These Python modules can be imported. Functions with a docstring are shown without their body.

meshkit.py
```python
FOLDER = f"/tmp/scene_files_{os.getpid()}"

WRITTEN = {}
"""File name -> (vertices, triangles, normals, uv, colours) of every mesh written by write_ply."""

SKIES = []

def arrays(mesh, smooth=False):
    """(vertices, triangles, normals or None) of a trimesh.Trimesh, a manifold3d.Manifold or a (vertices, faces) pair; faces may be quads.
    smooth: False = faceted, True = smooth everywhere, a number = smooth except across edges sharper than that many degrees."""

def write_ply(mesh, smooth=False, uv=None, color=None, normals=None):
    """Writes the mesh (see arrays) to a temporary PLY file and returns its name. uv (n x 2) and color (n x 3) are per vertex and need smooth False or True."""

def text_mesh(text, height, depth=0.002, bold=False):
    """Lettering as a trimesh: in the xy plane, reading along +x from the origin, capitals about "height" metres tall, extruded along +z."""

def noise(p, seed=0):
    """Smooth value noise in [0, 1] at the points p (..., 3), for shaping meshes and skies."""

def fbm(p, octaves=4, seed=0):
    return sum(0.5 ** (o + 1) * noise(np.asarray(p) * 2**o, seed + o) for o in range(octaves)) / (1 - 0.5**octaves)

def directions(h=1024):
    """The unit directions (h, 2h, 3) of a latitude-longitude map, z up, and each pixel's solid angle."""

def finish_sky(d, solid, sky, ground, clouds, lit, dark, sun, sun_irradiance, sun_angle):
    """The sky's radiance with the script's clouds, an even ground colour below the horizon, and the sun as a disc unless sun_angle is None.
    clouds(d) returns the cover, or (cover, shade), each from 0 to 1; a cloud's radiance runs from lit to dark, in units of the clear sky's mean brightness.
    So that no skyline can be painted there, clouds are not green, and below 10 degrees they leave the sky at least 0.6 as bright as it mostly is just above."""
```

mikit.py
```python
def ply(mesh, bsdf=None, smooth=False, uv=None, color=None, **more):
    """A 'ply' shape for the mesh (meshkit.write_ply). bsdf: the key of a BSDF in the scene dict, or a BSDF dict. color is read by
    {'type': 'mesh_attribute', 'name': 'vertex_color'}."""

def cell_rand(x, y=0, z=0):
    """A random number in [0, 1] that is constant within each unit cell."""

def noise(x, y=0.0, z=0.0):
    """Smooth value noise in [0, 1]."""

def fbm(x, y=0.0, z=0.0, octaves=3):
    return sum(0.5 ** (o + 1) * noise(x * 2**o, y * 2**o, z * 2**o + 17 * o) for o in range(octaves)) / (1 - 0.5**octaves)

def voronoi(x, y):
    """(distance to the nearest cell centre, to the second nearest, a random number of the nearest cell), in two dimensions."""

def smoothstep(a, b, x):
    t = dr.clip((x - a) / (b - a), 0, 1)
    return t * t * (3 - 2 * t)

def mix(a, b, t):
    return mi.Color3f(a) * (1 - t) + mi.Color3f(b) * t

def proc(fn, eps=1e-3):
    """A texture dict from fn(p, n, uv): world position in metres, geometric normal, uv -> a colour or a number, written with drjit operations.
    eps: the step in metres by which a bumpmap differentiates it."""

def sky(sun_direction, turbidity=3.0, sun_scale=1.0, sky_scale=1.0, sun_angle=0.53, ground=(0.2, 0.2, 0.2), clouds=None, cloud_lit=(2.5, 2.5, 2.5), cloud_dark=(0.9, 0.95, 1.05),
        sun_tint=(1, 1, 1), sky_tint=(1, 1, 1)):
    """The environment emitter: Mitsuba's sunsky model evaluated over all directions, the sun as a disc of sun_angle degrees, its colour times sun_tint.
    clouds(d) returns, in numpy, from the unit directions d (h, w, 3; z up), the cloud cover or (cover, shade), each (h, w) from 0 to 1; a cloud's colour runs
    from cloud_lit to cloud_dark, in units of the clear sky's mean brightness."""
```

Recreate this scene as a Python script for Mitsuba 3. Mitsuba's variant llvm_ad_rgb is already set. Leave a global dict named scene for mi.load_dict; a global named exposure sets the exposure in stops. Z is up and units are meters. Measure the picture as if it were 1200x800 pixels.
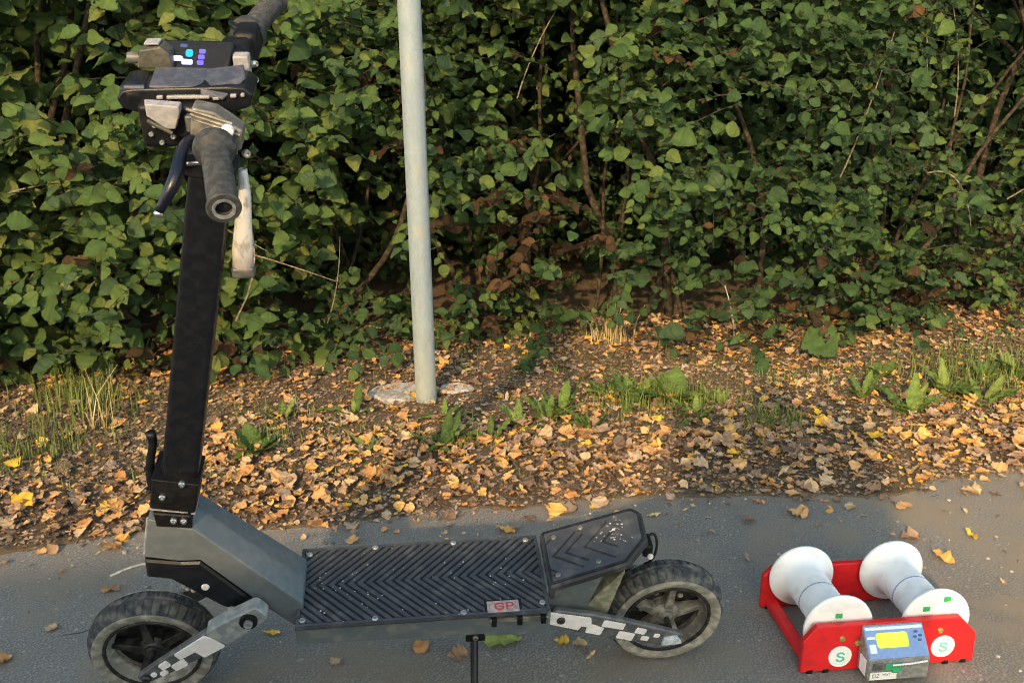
import math
import numpy as np
import trimesh
import manifold3d as m3
import shapely
from shapely.geometry import Polygon, box as sbox, LineString
import mitsuba as mi
import drjit as dr
import mikit
import meshkit
from mikit import proc, noise, fbm, voronoi, smoothstep, mix

T = mi.ScalarTransform4f
scene, labels = {}, {}
rng = np.random.default_rng(11)

# ------------------------------------------------------------------ camera, sky, exposure
CAM_H, PITCH = 1.3304, math.radians(18.70)
scene['camera'] = {'type': 'perspective', 'fov': 54.98, 'fov_axis': 'x', 'near_clip': 0.02, 'far_clip': 1000.0,
                   'to_world': T().look_at(origin=[0, 0, CAM_H], target=[0, math.cos(PITCH), CAM_H - math.sin(PITCH)], up=[0, 0, 1])}
SUN_AZ, SUN_EL = math.radians(14.0), math.radians(25.0)      # behind the camera, a little to its left
SUN = [-math.sin(SUN_AZ) * math.cos(SUN_EL), -math.cos(SUN_AZ) * math.cos(SUN_EL), math.sin(SUN_EL)]
scene['sky'] = mikit.sky(SUN, turbidity=4, sun_scale=0.25, sky_scale=1.0, sky_tint=(1.16, 1.0, 0.80), sun_angle=1.2, sun_tint=(1.0, 0.88, 0.70))
exposure = 4.0

# ------------------------------------------------------------------ helpers
def add(key, mesh, bsdf, smooth=False, label=None, cat=None, group=None, kind=None, color=None, to_world=None, **more):
    k, n = key, 0
    while k in scene or k in THINGS:
        n += 1
        k = f'{key}_{n:03d}'
    d = mikit.ply(mesh, bsdf, smooth=smooth, color=color) if not isinstance(mesh, dict) else dict(mesh)
    if to_world is not None:
        d['to_world'] = to_world
    d.update(more)
    scene[k] = d
    tag(k, label, cat, group, kind)
    return k

def tag(k, label=None, cat=None, group=None, kind=None):
    e = {a: b for a, b in (('label', label), ('category', cat), ('group', group), ('kind', kind)) if b}
    if e:
        labels[k] = {**labels.get(k, {}), **e}

THINGS = set()
def thing(name, label, cat, group=None):
    k, n = name, 0
    while k in THINGS or k in scene:
        n += 1
        k = f'{name}_{n:03d}'
    THINGS.add(k)
    tag(k, label, cat, group)
    return k

def N(v):
    v = np.asarray(v, float)
    return v / (np.linalg.norm(v) + 1e-12)

def rotm(axis, a):
    return trimesh.transformations.rotation_matrix(a, axis)[:3, :3]

def cat(ms):
    return trimesh.util.concatenate(ms)

def man(m):
    return m3.Manifold(m3.Mesh(np.asarray(m.vertices, np.float32), np.asarray(m.faces, np.uint32)))

def tri(m):
    a = m.to_mesh()
    return trimesh.Trimesh(a.vert_properties[:, :3], a.tri_verts, process=False)

def rbox(lo, hi, r=0.003, seg=8):
    lo, hi = np.array(lo, float), np.array(hi, float)
    r = min(r, 0.49 * (hi - lo).min())
    pts = []
    s = trimesh.creation.icosphere(subdivisions=1).vertices * r
    for a in np.ndindex(2, 2, 2):
        c = np.where(np.array(a) == 1, hi - r, lo + r)
        pts.append(s + c)
    return trimesh.convex.convex_hull(np.vstack(pts))

def hull(pts, r=0.0):
    pts = np.asarray(pts, float)
    if r > 0:
        s = trimesh.creation.icosphere(subdivisions=1).vertices * r
        pts = (pts[:, None] + s[None]).reshape(-1, 3)
    return trimesh.convex.convex_hull(pts)

def inset(poly, b):
    P = np.asarray(poly, float)
    e = np.roll(P, -1, 0) - P
    e /= np.linalg.norm(e, axis=1, keepdims=True)
    nrm = np.c_[-e[:, 1], e[:, 0]]                        # inward for counter-clockwise
    a, c = np.roll(nrm, 1, 0), nrm
    m = a + c
    m /= np.maximum((m * c).sum(1, keepdims=True), 0.35)
    return P + m * b

def prism(poly, h0, h1, b=0.0, plane='xy'):
    """Extruded polygon with bevelled rims. plane 'xy' extrudes along z, 'xz' along y."""
    P = np.asarray(poly, float)
    x, y = P[:, 0], P[:, 1]
    if (x * np.roll(y, -1) - y * np.roll(x, -1)).sum() < 0:
        P = P[::-1]
    n = len(P)
    if b > 0:
        Q = inset(P, b)
        rings = [(Q, h0), (P, h0 + b), (P, h1 - b), (Q, h1)]
    else:
        Q = P
        rings = [(P, h0), (P, h1)]
    V = np.vstack([np.c_[r, np.full(n, h)] for r, h in rings])
    F = []
    for k in range(len(rings) - 1):
        for i in range(n):
            j = (i + 1) % n
            F += [[k * n + i, k * n + j, (k + 1) * n + j], [k * n + i, (k + 1) * n + j, (k + 1) * n + i]]
    cv, cf = trimesh.creation.triangulate_polygon(Polygon(Q), engine='earcut')
    idx = np.array([np.argmin(((Q - v) ** 2).sum(1)) for v in cv])
    cf = idx[cf]
    a = Q[cf]
    area = (a[:, 1, 0] - a[:, 0, 0]) * (a[:, 2, 1] - a[:, 0, 1]) - (a[:, 1, 1] - a[:, 0, 1]) * (a[:, 2, 0] - a[:, 0, 0])
    cf = np.where(area[:, None] < 0, cf[:, ::-1], cf)
    F = np.vstack([F, cf[:, ::-1], cf + (len(rings) - 1) * n])
    if plane == 'xz':
        V = V[:, [0, 2, 1]]
        F = F[:, ::-1]
    return trimesh.Trimesh(V, F, process=False)

def shape_mesh(g, h0, h1, plane='xy'):
    ms = []
    for p in getattr(g, 'geoms', [g]):
        if p.is_empty or p.area < 1e-8:
            continue
        m = trimesh.creation.extrude_polygon(p, h1 - h0, engine='earcut')
        m.apply_translation([0, 0, h0])
        if plane == 'xz':
            m.vertices = m.vertices[:, [0, 2, 1]]
            m.invert()
        ms.append(m)
    return cat(ms)

def tube(pts, rad, sides=10, caps=True, smooth_n=0):
    P = np.asarray(pts, float)
    if smooth_n:
        t = np.linspace(0, len(P) - 1, smooth_n)
        from scipy.interpolate import CubicSpline
        P = CubicSpline(np.arange(len(P)), P)(t)
        if np.ndim(rad):
            rad = np.interp(t, np.arange(len(rad)), rad)
    R = np.broadcast_to(rad, (len(P),))
    tan = np.gradient(P, axis=0)
    tan /= np.linalg.norm(tan, axis=1, keepdims=True) + 1e-12
    ref = np.array([0, 0, 1.0]) if abs(tan[0][2]) < 0.8 else np.array([1.0, 0, 0])
    V, ang = [], np.arange(sides) * 2 * np.pi / sides
    a = N(np.cross(tan[0], ref))
    for p, t, r in zip(P, tan, R):
        a = N(a - t * (a @ t))
        b = np.cross(t, a)
        V.append(p + r * (np.cos(ang)[:, None] * a + np.sin(ang)[:, None] * b))
    n = len(P)
    V = np.vstack(V)
    F = []
    for i in range(n - 1):
        for j in range(sides):
            k = (j + 1) % sides
            F += [[i * sides + j, i * sides + k, (i + 1) * sides + k], [i * sides + j, (i + 1) * sides + k, (i + 1) * sides + j]]
    if caps:
        V = np.vstack([V, P[0], P[-1]])
        for j in range(sides):
            k = (j + 1) % sides
            F += [[n * sides, k, j], [n * sides + 1, (n - 1) * sides + j, (n - 1) * sides + k]]
    return trimesh.Trimesh(V, F, process=False)

def lathe(profile, axis='y', n=64, center=(0, 0, 0), closed=True, mod=None):
    """profile: (r, h) points; revolves about the axis. closed: last point joins first."""
    P = np.asarray(profile, float)
    th = np.arange(n) * 2 * np.pi / n
    m = len(P)
    r = P[None, :, 0] + 0 * th[:, None]
    if mod is not None:
        r = r + mod(th[:, None], P[None, :, 1], P[None, :, 0])
    V = np.stack([r * np.cos(th)[:, None], r * 0 + P[None, :, 1], r * np.sin(th)[:, None]], -1).reshape(-1, 3)
    F = []
    mm = m if closed else m - 1
    for i in range(n):
        k = (i + 1) % n
        for j in range(mm):
            l = (j + 1) % m
            F += [[i * m + j, k * m + l, k * m + j], [i * m + j, i * m + l, k * m + l]]
    M = trimesh.Trimesh(V, F, process=False)
    if axis == 'z':
        M.vertices = M.vertices[:, [0, 2, 1]]
        M.invert()
    M.vertices = M.vertices + np.asarray(center)
    if closed and M.volume < 0:
        M.invert()
    return M

def cyl(p0, p1, r, n=20, b=0.0):
    p0, p1 = np.array(p0, float), np.array(p1, float)
    L = np.linalg.norm(p1 - p0)
    if b > 0:
        prof = [(0.0001, 0), (r - b, 0), (r, b), (r, L - b), (r - b, L), (0.0001, L)]
    else:
        prof = [(0.0001, 0), (r, 0), (r, L), (0.0001, L)]
    m = lathe(prof, 'z', n)
    A = trimesh.geometry.align_vectors([0, 0, 1], N(p1 - p0))
    m.apply_transform(A)
    m.apply_translation(p0)
    if m.volume < 0:
        m.invert()
    return m

def screw(p, nrm, r, h=0.003):
    p, nrm = np.array(p, float), N(nrm)
    m = lathe([(0.0001, -0.002), (r, -0.002), (r, h * .55), (r * .75, h), (r * .4, h), (r * .36, h * .4), (0.0001, h * .4)], 'z', 12)
    m.apply_transform(trimesh.geometry.align_vectors([0, 0, 1], nrm))
    m.apply_translation(p)
    if m.volume < 0:
        m.invert()
    return m

# ------------------------------------------------------------------ materials
def rgb(*c):
    return {'type': 'rgb', 'value': list(map(float, c))}

def prin(name, col, rough=0.5, metal=0.0, spec=0.5, **kw):
    one = lambda c: {'type': 'principled', 'base_color': c, 'roughness': rough, 'metallic': metal, 'specular': spec, **kw}
    if isinstance(col, tuple) and isinstance(col[0], tuple):          # two tones of one worn surface
        scene[name] = {'type': 'twosided', 'b': {'type': 'blendbsdf', 'weight': WEAR[col[2]], 'b0': one(rgb(*col[0])), 'b1': one(rgb(*col[1]))}}
    else:
        scene[name] = {'type': 'twosided', 'b': one(col if isinstance(col, dict) else rgb(*col))}
    return name

def wear_tex(f, lo, hi):
    return proc(lambda p, n, uv: smoothstep(lo, hi, fbm(p.x * f, p.y * f, p.z * f, 3)))
WEAR = {'fine': wear_tex(160, .35, .72), 'mid': wear_tex(70, .35, .75), 'dusty': wear_tex(48, .42, .82), 'broad': wear_tex(12, .3, .75)}
def worn(c0, c1, f=40.0, lo=.35, hi=.75):
    return (tuple(c0), tuple(c1), 'broad' if f < 20 else 'dusty' if lo >= .39 else 'mid' if f < 110 else 'fine')

VC = {'type': 'mesh_attribute', 'name': 'vertex_color'}
scene['leaf_green'] = {'type': 'principledthin', 'base_color': VC, 'roughness': 0.42, 'spec_trans': 0.0, 'diff_trans': 0.28, 'eta': 1.4}
scene['leaf_dry'] = {'type': 'twosided', 'b': {'type': 'principled', 'base_color': VC, 'roughness': 0.6, 'specular': 0.35}}
prin('twig_bark', worn((.030, .024, .018), (.075, .060, .044), 60), .8, 0, .2)

prin('dry_twig', worn((.12, .10, .07), (.26, .22, .16), 60), .8, 0, .2)

def asphalt_col(p, n, uv):
    d1, d2, w = voronoi(p.x * 165, p.y * 165)
    e1, e2, w2 = voronoi(p.x * 75 + 3.1, p.y * 75)
    stone = smoothstep(.5, .25, d1)
    base = mix((.175, .168, .158), (.243, .232, .215), w)
    c = mix((.142, .136, .128), base, stone)
    c = mix(c, (.28, .265, .24), smoothstep(.965, .985, w2) * smoothstep(.4, .2, e1))
    big = fbm(p.x * 1.7, p.y * 1.7, 3.0, 4)
    dust_sun = fbm(p.x * 9 + 4, p.y * 9, 1.0, 4)
    c = c * (0.66 + 0.66 * big)
    c = mix(c, (.215, .182, .142), dr.minimum(1.0, smoothstep(.38, .75, dust_sun) * .6 + .45 * smoothstep(.75, 1.35, p.x + .5 * (dust_sun - .5))))  # random dust, plus sunlit warmth painted in towards the right
    # hairline crack that wanders across the lower left
    crack = dr.abs(p.y - 1.93 - .35 * (p.x + .9) - .10 * (fbm(p.x * 7, 2.0, 5.0, 3) - .5))
    c = c * (1 - .75 * smoothstep(.004, .001, crack) * smoothstep(-.86, -.90, p.x) * smoothstep(-1.03, -.98, p.x))
    return c
def asphalt_h(p, n, uv):
    d1, d2, w = voronoi(p.x * 170, p.y * 170)
    return smoothstep(.6, .1, d1) * (.4 + .6 * w) + .6 * fbm(p.x * 60, p.y * 60, 0.0, 2)
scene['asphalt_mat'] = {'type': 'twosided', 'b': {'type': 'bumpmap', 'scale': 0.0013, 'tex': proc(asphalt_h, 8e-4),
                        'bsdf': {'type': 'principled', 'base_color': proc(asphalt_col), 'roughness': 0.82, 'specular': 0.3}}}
def soil_col(p, n, uv):
    a = fbm(p.x * 60, p.y * 60, p.z * 60, 4)
    b = fbm(p.x * 3.0, p.y * 3.0, 7.0, 3)
    c = mix((.050, .037, .026), (.15, .115, .082), a)
    return mix(c, (.10, .085, .045), smoothstep(.45, .8, b) * .6)
def soil_h(p, n, uv):
    return fbm(p.x * 90, p.y * 90, p.z * 90, 3)
scene['soil_mat'] = {'type': 'twosided', 'b': {'type': 'bumpmap', 'scale': 0.008, 'tex': proc(soil_h, 1e-3),
                     'bsdf': {'type': 'principled', 'base_color': proc(soil_col), 'roughness': 0.95, 'specular': 0.1}}}
prin('field_mat', worn((.05, .06, .025), (.10, .09, .05), 1.0), .95, 0, .1)

prin('paint_grey', worn((.084, .102, .118), (.100, .118, .132), 60), .38, 0, .5)
prin('paint_grey_dusty', worn((.088, .105, .116), (.155, .16, .15), 45, .4, .8), .5, 0, .4)
prin('black_paint', worn((.004, .005, .008), (.008, .009, .012), 80), .38, 0, .35)
prin('black_matte', worn((.004, .004, .005), (.009, .009, .010), 90), .5, 0, .25)
prin('rubber', worn((.020, .021, .025), (.060, .060, .060), 70, .4, .8), .62, 0, .4)
prin('rubber_mat', worn((.012, .014, .019), (.030, .033, .038), 95, .42, .8), .55, 0, .35)
prin('rib_dusty', worn((.045, .050, .060), (.080, .085, .092), 95, .42, .8), .5, 0, .4)
prin('tread_rubber', worn((.032, .035, .040), (.115, .110, .100), 55, .3, .75), .75, 0, .3)
prin('sidewall_dusty', worn((.17, .165, .14), (.32, .305, .255), 50, .3, .75), .85, 0, .2)
prin('rim_pale', worn((.20, .19, .165), (.40, .375, .32), 50, .3, .75), .6, 0, .4)
prin('rim_grey', worn((.085, .083, .075), (.22, .205, .17), 50, .3, .75), .55, 0, .4)
prin('wheel_dark', worn((.008, .008, .009), (.035, .033, .030), 60), .5, 0, .5)
prin('steel', (.62, .61, .58), .28, 1.0)
prin('steel_dull', worn((.15, .14, .125), (.26, .245, .22), 90), .48, .5)
prin('bolt_grey', worn((.25, .27, .29), (.42, .43, .44), 200), .45, .6)
prin('arm_grey', worn((.062, .064, .068), (.105, .105, .105), 100), .45, 0, .5)
prin('cast_grey', worn((.17, .19, .20), (.27, .285, .29), 90), .45, 0, .5)
prin('sticker_white', worn((.66, .62, .61), (.74, .71, .70), 60), .5, 0, .4)
prin('cap_pale_blue', worn((.32, .37, .42), (.55, .58, .60), 120), .5)
prin('olive_guard', worn((.14, .145, .10), (.26, .25, .18), 70), .7, 0, .3)
prin('slate_plastic', worn((.042, .047, .066), (.064, .070, .090), 200), .5, 0, .5)
prin('pale_plastic', worn((.24, .235, .25), (.31, .305, .315), 150), .45)
prin('tan_plastic', worn((.048, .046, .038), (.078, .075, .062), 120), .55)
prin('grip_rubber', worn((.028, .030, .032), (.052, .055, .057), 120), .6, 0, .3)
prin('red_print', (.42, .05, .05), .5)
prin('logo_plate', worn((.26, .19, .185), (.38, .30, .29), 300), .5)
prin('device_red', worn((.62, .012, .016), (.47, .016, .017), 45, .4, .8), .42, 0, .5)
prin('roller_white', worn((.78, .79, .80), (.69, .69, .68), 45, .42, .82), .40, 0, .5)
prin('ring_blue', (.22, .30, .52), .5)
prin('badge_white', (.80, .82, .80), .5)
prin('badge_green', (.10, .48, .40), .5)
prin('mark_green', (.02, .36, .11), .6)
prin('brass', worn((.30, .24, .06), (.45, .36, .12), 300), .45, .3)
prin('panel_blue', worn((.17, .27, .52), (.21, .31, .57), 200), .4)
prin('panel_pale', (.66, .72, .82), .4)
prin('panel_ink', (.05, .08, .22), .5)
prin('navy_paint', (.003, .004, .012), .35)
prin('pcb_green', (.03, .28, .13), .5)
prin('case_grey', worn((.16, .165, .16), (.24, .24, .235), 120), .35, 0, .6)
prin('label_paper', (.72, .70, .69), .6)
prin('label_ink', (.22, .22, .24), .6)
def pole_col(p, n, uv):
    a = fbm(p.x * 60, p.y * 60, p.z * 22, 4)
    b = fbm(p.x * 300, p.y * 300, p.z * 120, 2)
    c = mix((.180, .225, .255), (.245, .295, .325), a)
    c = c * (.90 + .20 * b)
    st = fbm(p.x * 90, p.y * 90, p.z * 5, 4)
    c = mix(c, (.19, .225, .27), smoothstep(.55, .75, st) * .55)
    c = mix(c, (.30, .29, .22), smoothstep(.62, .78, fbm(p.x * 40 + 9, p.y * 40, p.z * 11, 3)) * .5)
    return mix(c, (.29, .31, .28), smoothstep(.45, .02, p.z) * .75 * (.5 + a))
prin('pole_paint', proc(pole_col), .55, 0, .4)
prin('concrete', worn((.26, .25, .23), (.44, .43, .41), 40), .9, 0, .2)
prin('stone_pale', worn((.34, .33, .31), (.56, .55, .52), 30), .9, 0, .2)
prin('render_wall', worn((.32, .30, .27), (.42, .40, .36), 3), .9, 0, .2)
prin('coat_cloth', worn((.05, .06, .09), (.07, .08, .11), 40), .9, 0, .2)
prin('trouser_cloth', worn((.03, .035, .05), (.05, .055, .07), 40), .9, 0, .2)
prin('skin', (.50, .31, .23), .55)
prin('hair_brown', (.05, .03, .02), .6)
prin('crumb_mat', VC, .95, 0, .1)
scene['case_glass'] = {'type': 'thindielectric'}
def emit(c):
    return {'type': 'area', 'radiance': rgb(*c)}

# ------------------------------------------------------------------ the setting
def edge_y(x):     # where the leaf litter begins on the asphalt
    xs = [-8, -1.34, -1.14, -.94, -.7, -.47, -.24, 0, .25, .5, .75, .99, 1.1, 1.23, 1.37, 1.58, 8]
    ys = [1.2, 2.26, 2.33, 2.40, 2.39, 2.42, 2.47, 2.50, 2.56, 2.59, 2.59, 2.56, 2.59, 2.66, 2.69, 2.76, 3.8]
    return np.interp(x, xs, ys)
def hedge_y(x):    # foot of the hedge
    xs = [-8, -1.94, -1.47, -1.17, -.69, -.55, 0, .36, .71, 1.09, 1.5, 1.94, 2.39, 8]
    ys = [2.5, 3.44, 3.50, 3.60, 3.76, 3.90, 3.97, 3.92, 3.87, 3.93, 4.03, 4.18, 4.30, 5.35]
    return np.interp(x, xs, ys)
def verge_z(x, y):
    t = np.clip((y - edge_y(x)) / 0.5, 0, 1)
    z = .004 + .016 * t * t * (3 - 2 * t)
    P = np.stack([x * 6, y * 6, 0 * x], -1)
    return z + t * .03 * (meshkit.fbm(P, 3, 5) - .5) + .012 * (meshkit.fbm(P * 4, 2, 9) - .5) * np.clip(t * 4, 0, 1)

def sheet(xs, ys, zf):
    X, Y = np.meshgrid(xs, ys)
    V = np.c_[X.ravel(), Y.ravel(), zf(X, Y).ravel()]
    nx = len(xs)
    i, j = np.meshgrid(np.arange(len(ys) - 1), np.arange(nx - 1), indexing='ij')
    a = (i * nx + j).ravel()
    F = np.vstack([np.c_[a, a + 1, a + nx + 1], np.c_[a, a + nx + 1, a + nx]])
    return V, F

V, F = sheet(np.linspace(-200, 200, 9), np.linspace(-200, 200, 9), lambda x, y: 0 * x - .03)
add('ground', (V, F), 'field_mat', kind='structure')
V, F = sheet(np.linspace(-30, 30, 3), np.array([-3.0, 6.0]), lambda x, y: 0 * x)
V[:, 1] += .16 * V[:, 0] * 0
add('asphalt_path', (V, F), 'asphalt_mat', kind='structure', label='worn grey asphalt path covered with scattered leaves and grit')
def verge_sheet():
    s = np.linspace(-5, 5.5, 300)
    t = np.linspace(0, 1, 150)
    S, Tt = np.meshgrid(s, t)
    Y0 = edge_y(S) - .04 + .10 * (meshkit.fbm(np.stack([S * 7, 0 * S, 0 * S], -1), 5, 2) - .5)
    Y = Y0 + Tt ** 1.3 * 4.0
    Z = verge_z(S, Y)
    Z = np.where(Tt < .001, -.02, Z)
    V = np.c_[S.ravel(), Y.ravel(), Z.ravel()]
    nx = len(s)
    i, j = np.meshgrid(np.arange(len(t) - 1), np.arange(nx - 1), indexing='ij')
    a = (i * nx + j).ravel()
    return V, np.vstack([np.c_[a, a + 1, a + nx + 1], np.c_[a, a + nx + 1, a + nx]])
add('verge', verge_sheet(), 'soil_mat', smooth=True, kind='structure', label='brown soil verge under the leaf litter')

# unseen, behind the camera: a wall added to cast the shade over the near asphalt
w = thing('shade_wall', 'pale rendered wall with a coping, added unseen behind the camera for its shade', 'wall')
wd = N([1, .16, 0]); wn = np.array([-wd[1], wd[0], 0])
def wallbox(s0, s1, t0, t1, z0, z1, b=.01):
    m = rbox([s0, t0, z0], [s1, t1, z1], b)
    A = np.eye(4); A[:3, 0], A[:3, 1] = wd, wn; A[:3, 3] = [0, -1.15, 0]
    m.apply_transform(A)
    return m
WALL_END = .12
add(w + '__wall', wallbox(-6, -.443, -.12, .10, -.03, 1.62), 'render_wall')
add(w + '__pier', wallbox(-.44, WALL_END + .004, -.14, .12, -.03, 1.98), 'render_wall')  # pier added and sized to shade the litter at the right
add(w + '__pier_cap', wallbox(-.47, WALL_END + .03, -.17, .15, 1.983, 2.05), 'concrete')
add(w + '__coping', wallbox(-6.03, -.443, -.15, .13, 1.622, 1.69), 'concrete')

def body(bones, edge=.02, it=8):
    M = m3.Manifold()
    for (a, ra, b, rb) in bones:
        s = lambda c, r: np.asarray(c) + trimesh.creation.icosphere(subdivisions=2).vertices * r
        M = M + man(trimesh.convex.convex_hull(np.vstack([s(a, ra), s(b, rb)])))
    m = tri(M.refine_to_length(edge))
    m.merge_vertices()
    trimesh.smoothing.filter_taubin(m, iterations=it)
    return m
def photographer():
    p = thing('person', 'person in a dark blue jacket and dark trousers standing with both arms raised', 'person')
    ox, oy = .06, -.26
    q = lambda x, y, z: np.array([ox + x, oy + y, z])
    j = {}
    skin_b = [(q(0, .0, 1.42), .055, q(0, .02, 1.52), .055), (q(0, .02, 1.58), .085, q(0, .03, 1.66), .085), (q(0, .085, 1.59), .014, q(0, .115, 1.57), .016)]
    for s in (-1, 1):
        hx, hz = (.17 - ox * 0 + s * .07) , 1.30
        hand = q(-.06 + s * .07, .12, 1.30)
        el = q(s * .27 + .03, .06, 1.08)
        j[s] = (hand, el)
        skin_b += [(el * .3 + hand * .7, .032, hand, .028)]
        for k in range(4):
            b0 = hand + np.array([-s * .005, .02, .03 - .02 * k]); b1 = b0 + np.array([-s * .045, .012, .004]); 
            skin_b += [(b0, .010, b1, .009), (b1, .009, b1 + np.array([-s * .02, -.015, 0]), .008)]
        skin_b += [(hand + np.array([0, 0, .02]), .011, hand + np.array([-s * .035, -.012, .045]), .009)]
    base = [(q(0, 0, 1.28), .13, q(0, 0, 1.0), .12), (q(-.15, 0, 1.38), .065, q(.15, 0, 1.38), .065), (q(-.07, 0, .93), .10, q(.07, 0, .93), .10), (q(0, 0, 1.4), .07, q(0, 0, 1.0), .1)]
    legs = []
    for s in (-1, 1):
        legs += [(q(s * .09, 0, .9), .095, q(s * .11, .01, .50), .065), (q(s * .11, .01, .50), .065, q(s * .12, -.01, .10), .045), (q(s * .12, -.03, .05), .045, q(s * .14, .16, .035), .035)]
    arms = []
    for s in (-1, 1):
        arms += [(q(s * .18, 0, 1.37), .06, j[s][1], .045), (j[s][1], .045, j[s][1] * .35 + j[s][0] * .65, .036)]
    add(p + '__body', body(skin_b + [(a, r * .8, b, s * .8) for a, r, b, s in base + arms + legs], .012), 'skin', smooth=True)
    add(p + '__jacket', body(base + arms, .02), 'coat_cloth', smooth=True)
    add(p + '__trousers', body([(q(-.07, 0, .95), .105, q(.07, 0, .95), .105)] + legs, .02), 'trouser_cloth', smooth=True)
    h = body([(q(0, -.01, 1.62), .09, q(0, .01, 1.68), .088)], .015)
    add(p + '__hair', h, 'hair_brown', smooth=True)
photographer()

# ------------------------------------------------------------------ leaves
def leaf_mesh(kind, seed=0):
    """A leaf lying in xy with its stalk at the origin, pointing to +x, 1 long; returns vertices, faces."""
    r = np.random.default_rng(seed)
    n = 10
    t = np.linspace(0, 1, n + 1)
    if kind == 'ovate':
        wv = .38 * np.sin(np.pi * t ** .74) ** .80
    elif kind == 'round':
        wv = .46 * np.sin(np.pi * t ** .82) ** .66
    elif kind == 'narrow':
        wv = .15 * np.sin(np.pi * t ** .9) ** .8
    else:
        wv = .42 * np.sin(np.pi * t ** .75) * np.array([1, .95, 1.2, 1.0, .65, 1.1, 1.0, .7, 1.0, .75, 1])
    wv = wv * (1 + .06 * (np.arange(n + 1) % 2 - .5) * 2 + .05 * r.standard_normal(n + 1)) * (1 - .16 * t ** 3)
    wv[0] = wv[-1] = 0
    fold = .04 + .30 * r.random()
    bend = .25 * r.standard_normal() - .12
    V = []
    for k in range(n + 1):
        z = bend * (t[k] ** 2) + .02 * r.standard_normal()
        V += [[t[k], wv[k], z + fold * wv[k] + .02 * r.standard_normal()], [t[k], 0, z], [t[k], -wv[k], z + fold * wv[k] + .02 * r.standard_normal()]]
    F = []
    for k in range(n):
        a = 3 * k
        for c in (0, 1):
            F += [[a + c, a + c + 1, a + 3 + c + 1], [a + c, a + 3 + c + 1, a + 3 + c]]
    V, F = np.array(V), np.array(F)
    ar = np.linalg.norm(np.cross(V[F[:, 1]] - V[F[:, 0]], V[F[:, 2]] - V[F[:, 0]]), axis=1)
    return V, F[ar > 1e-7]

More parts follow.
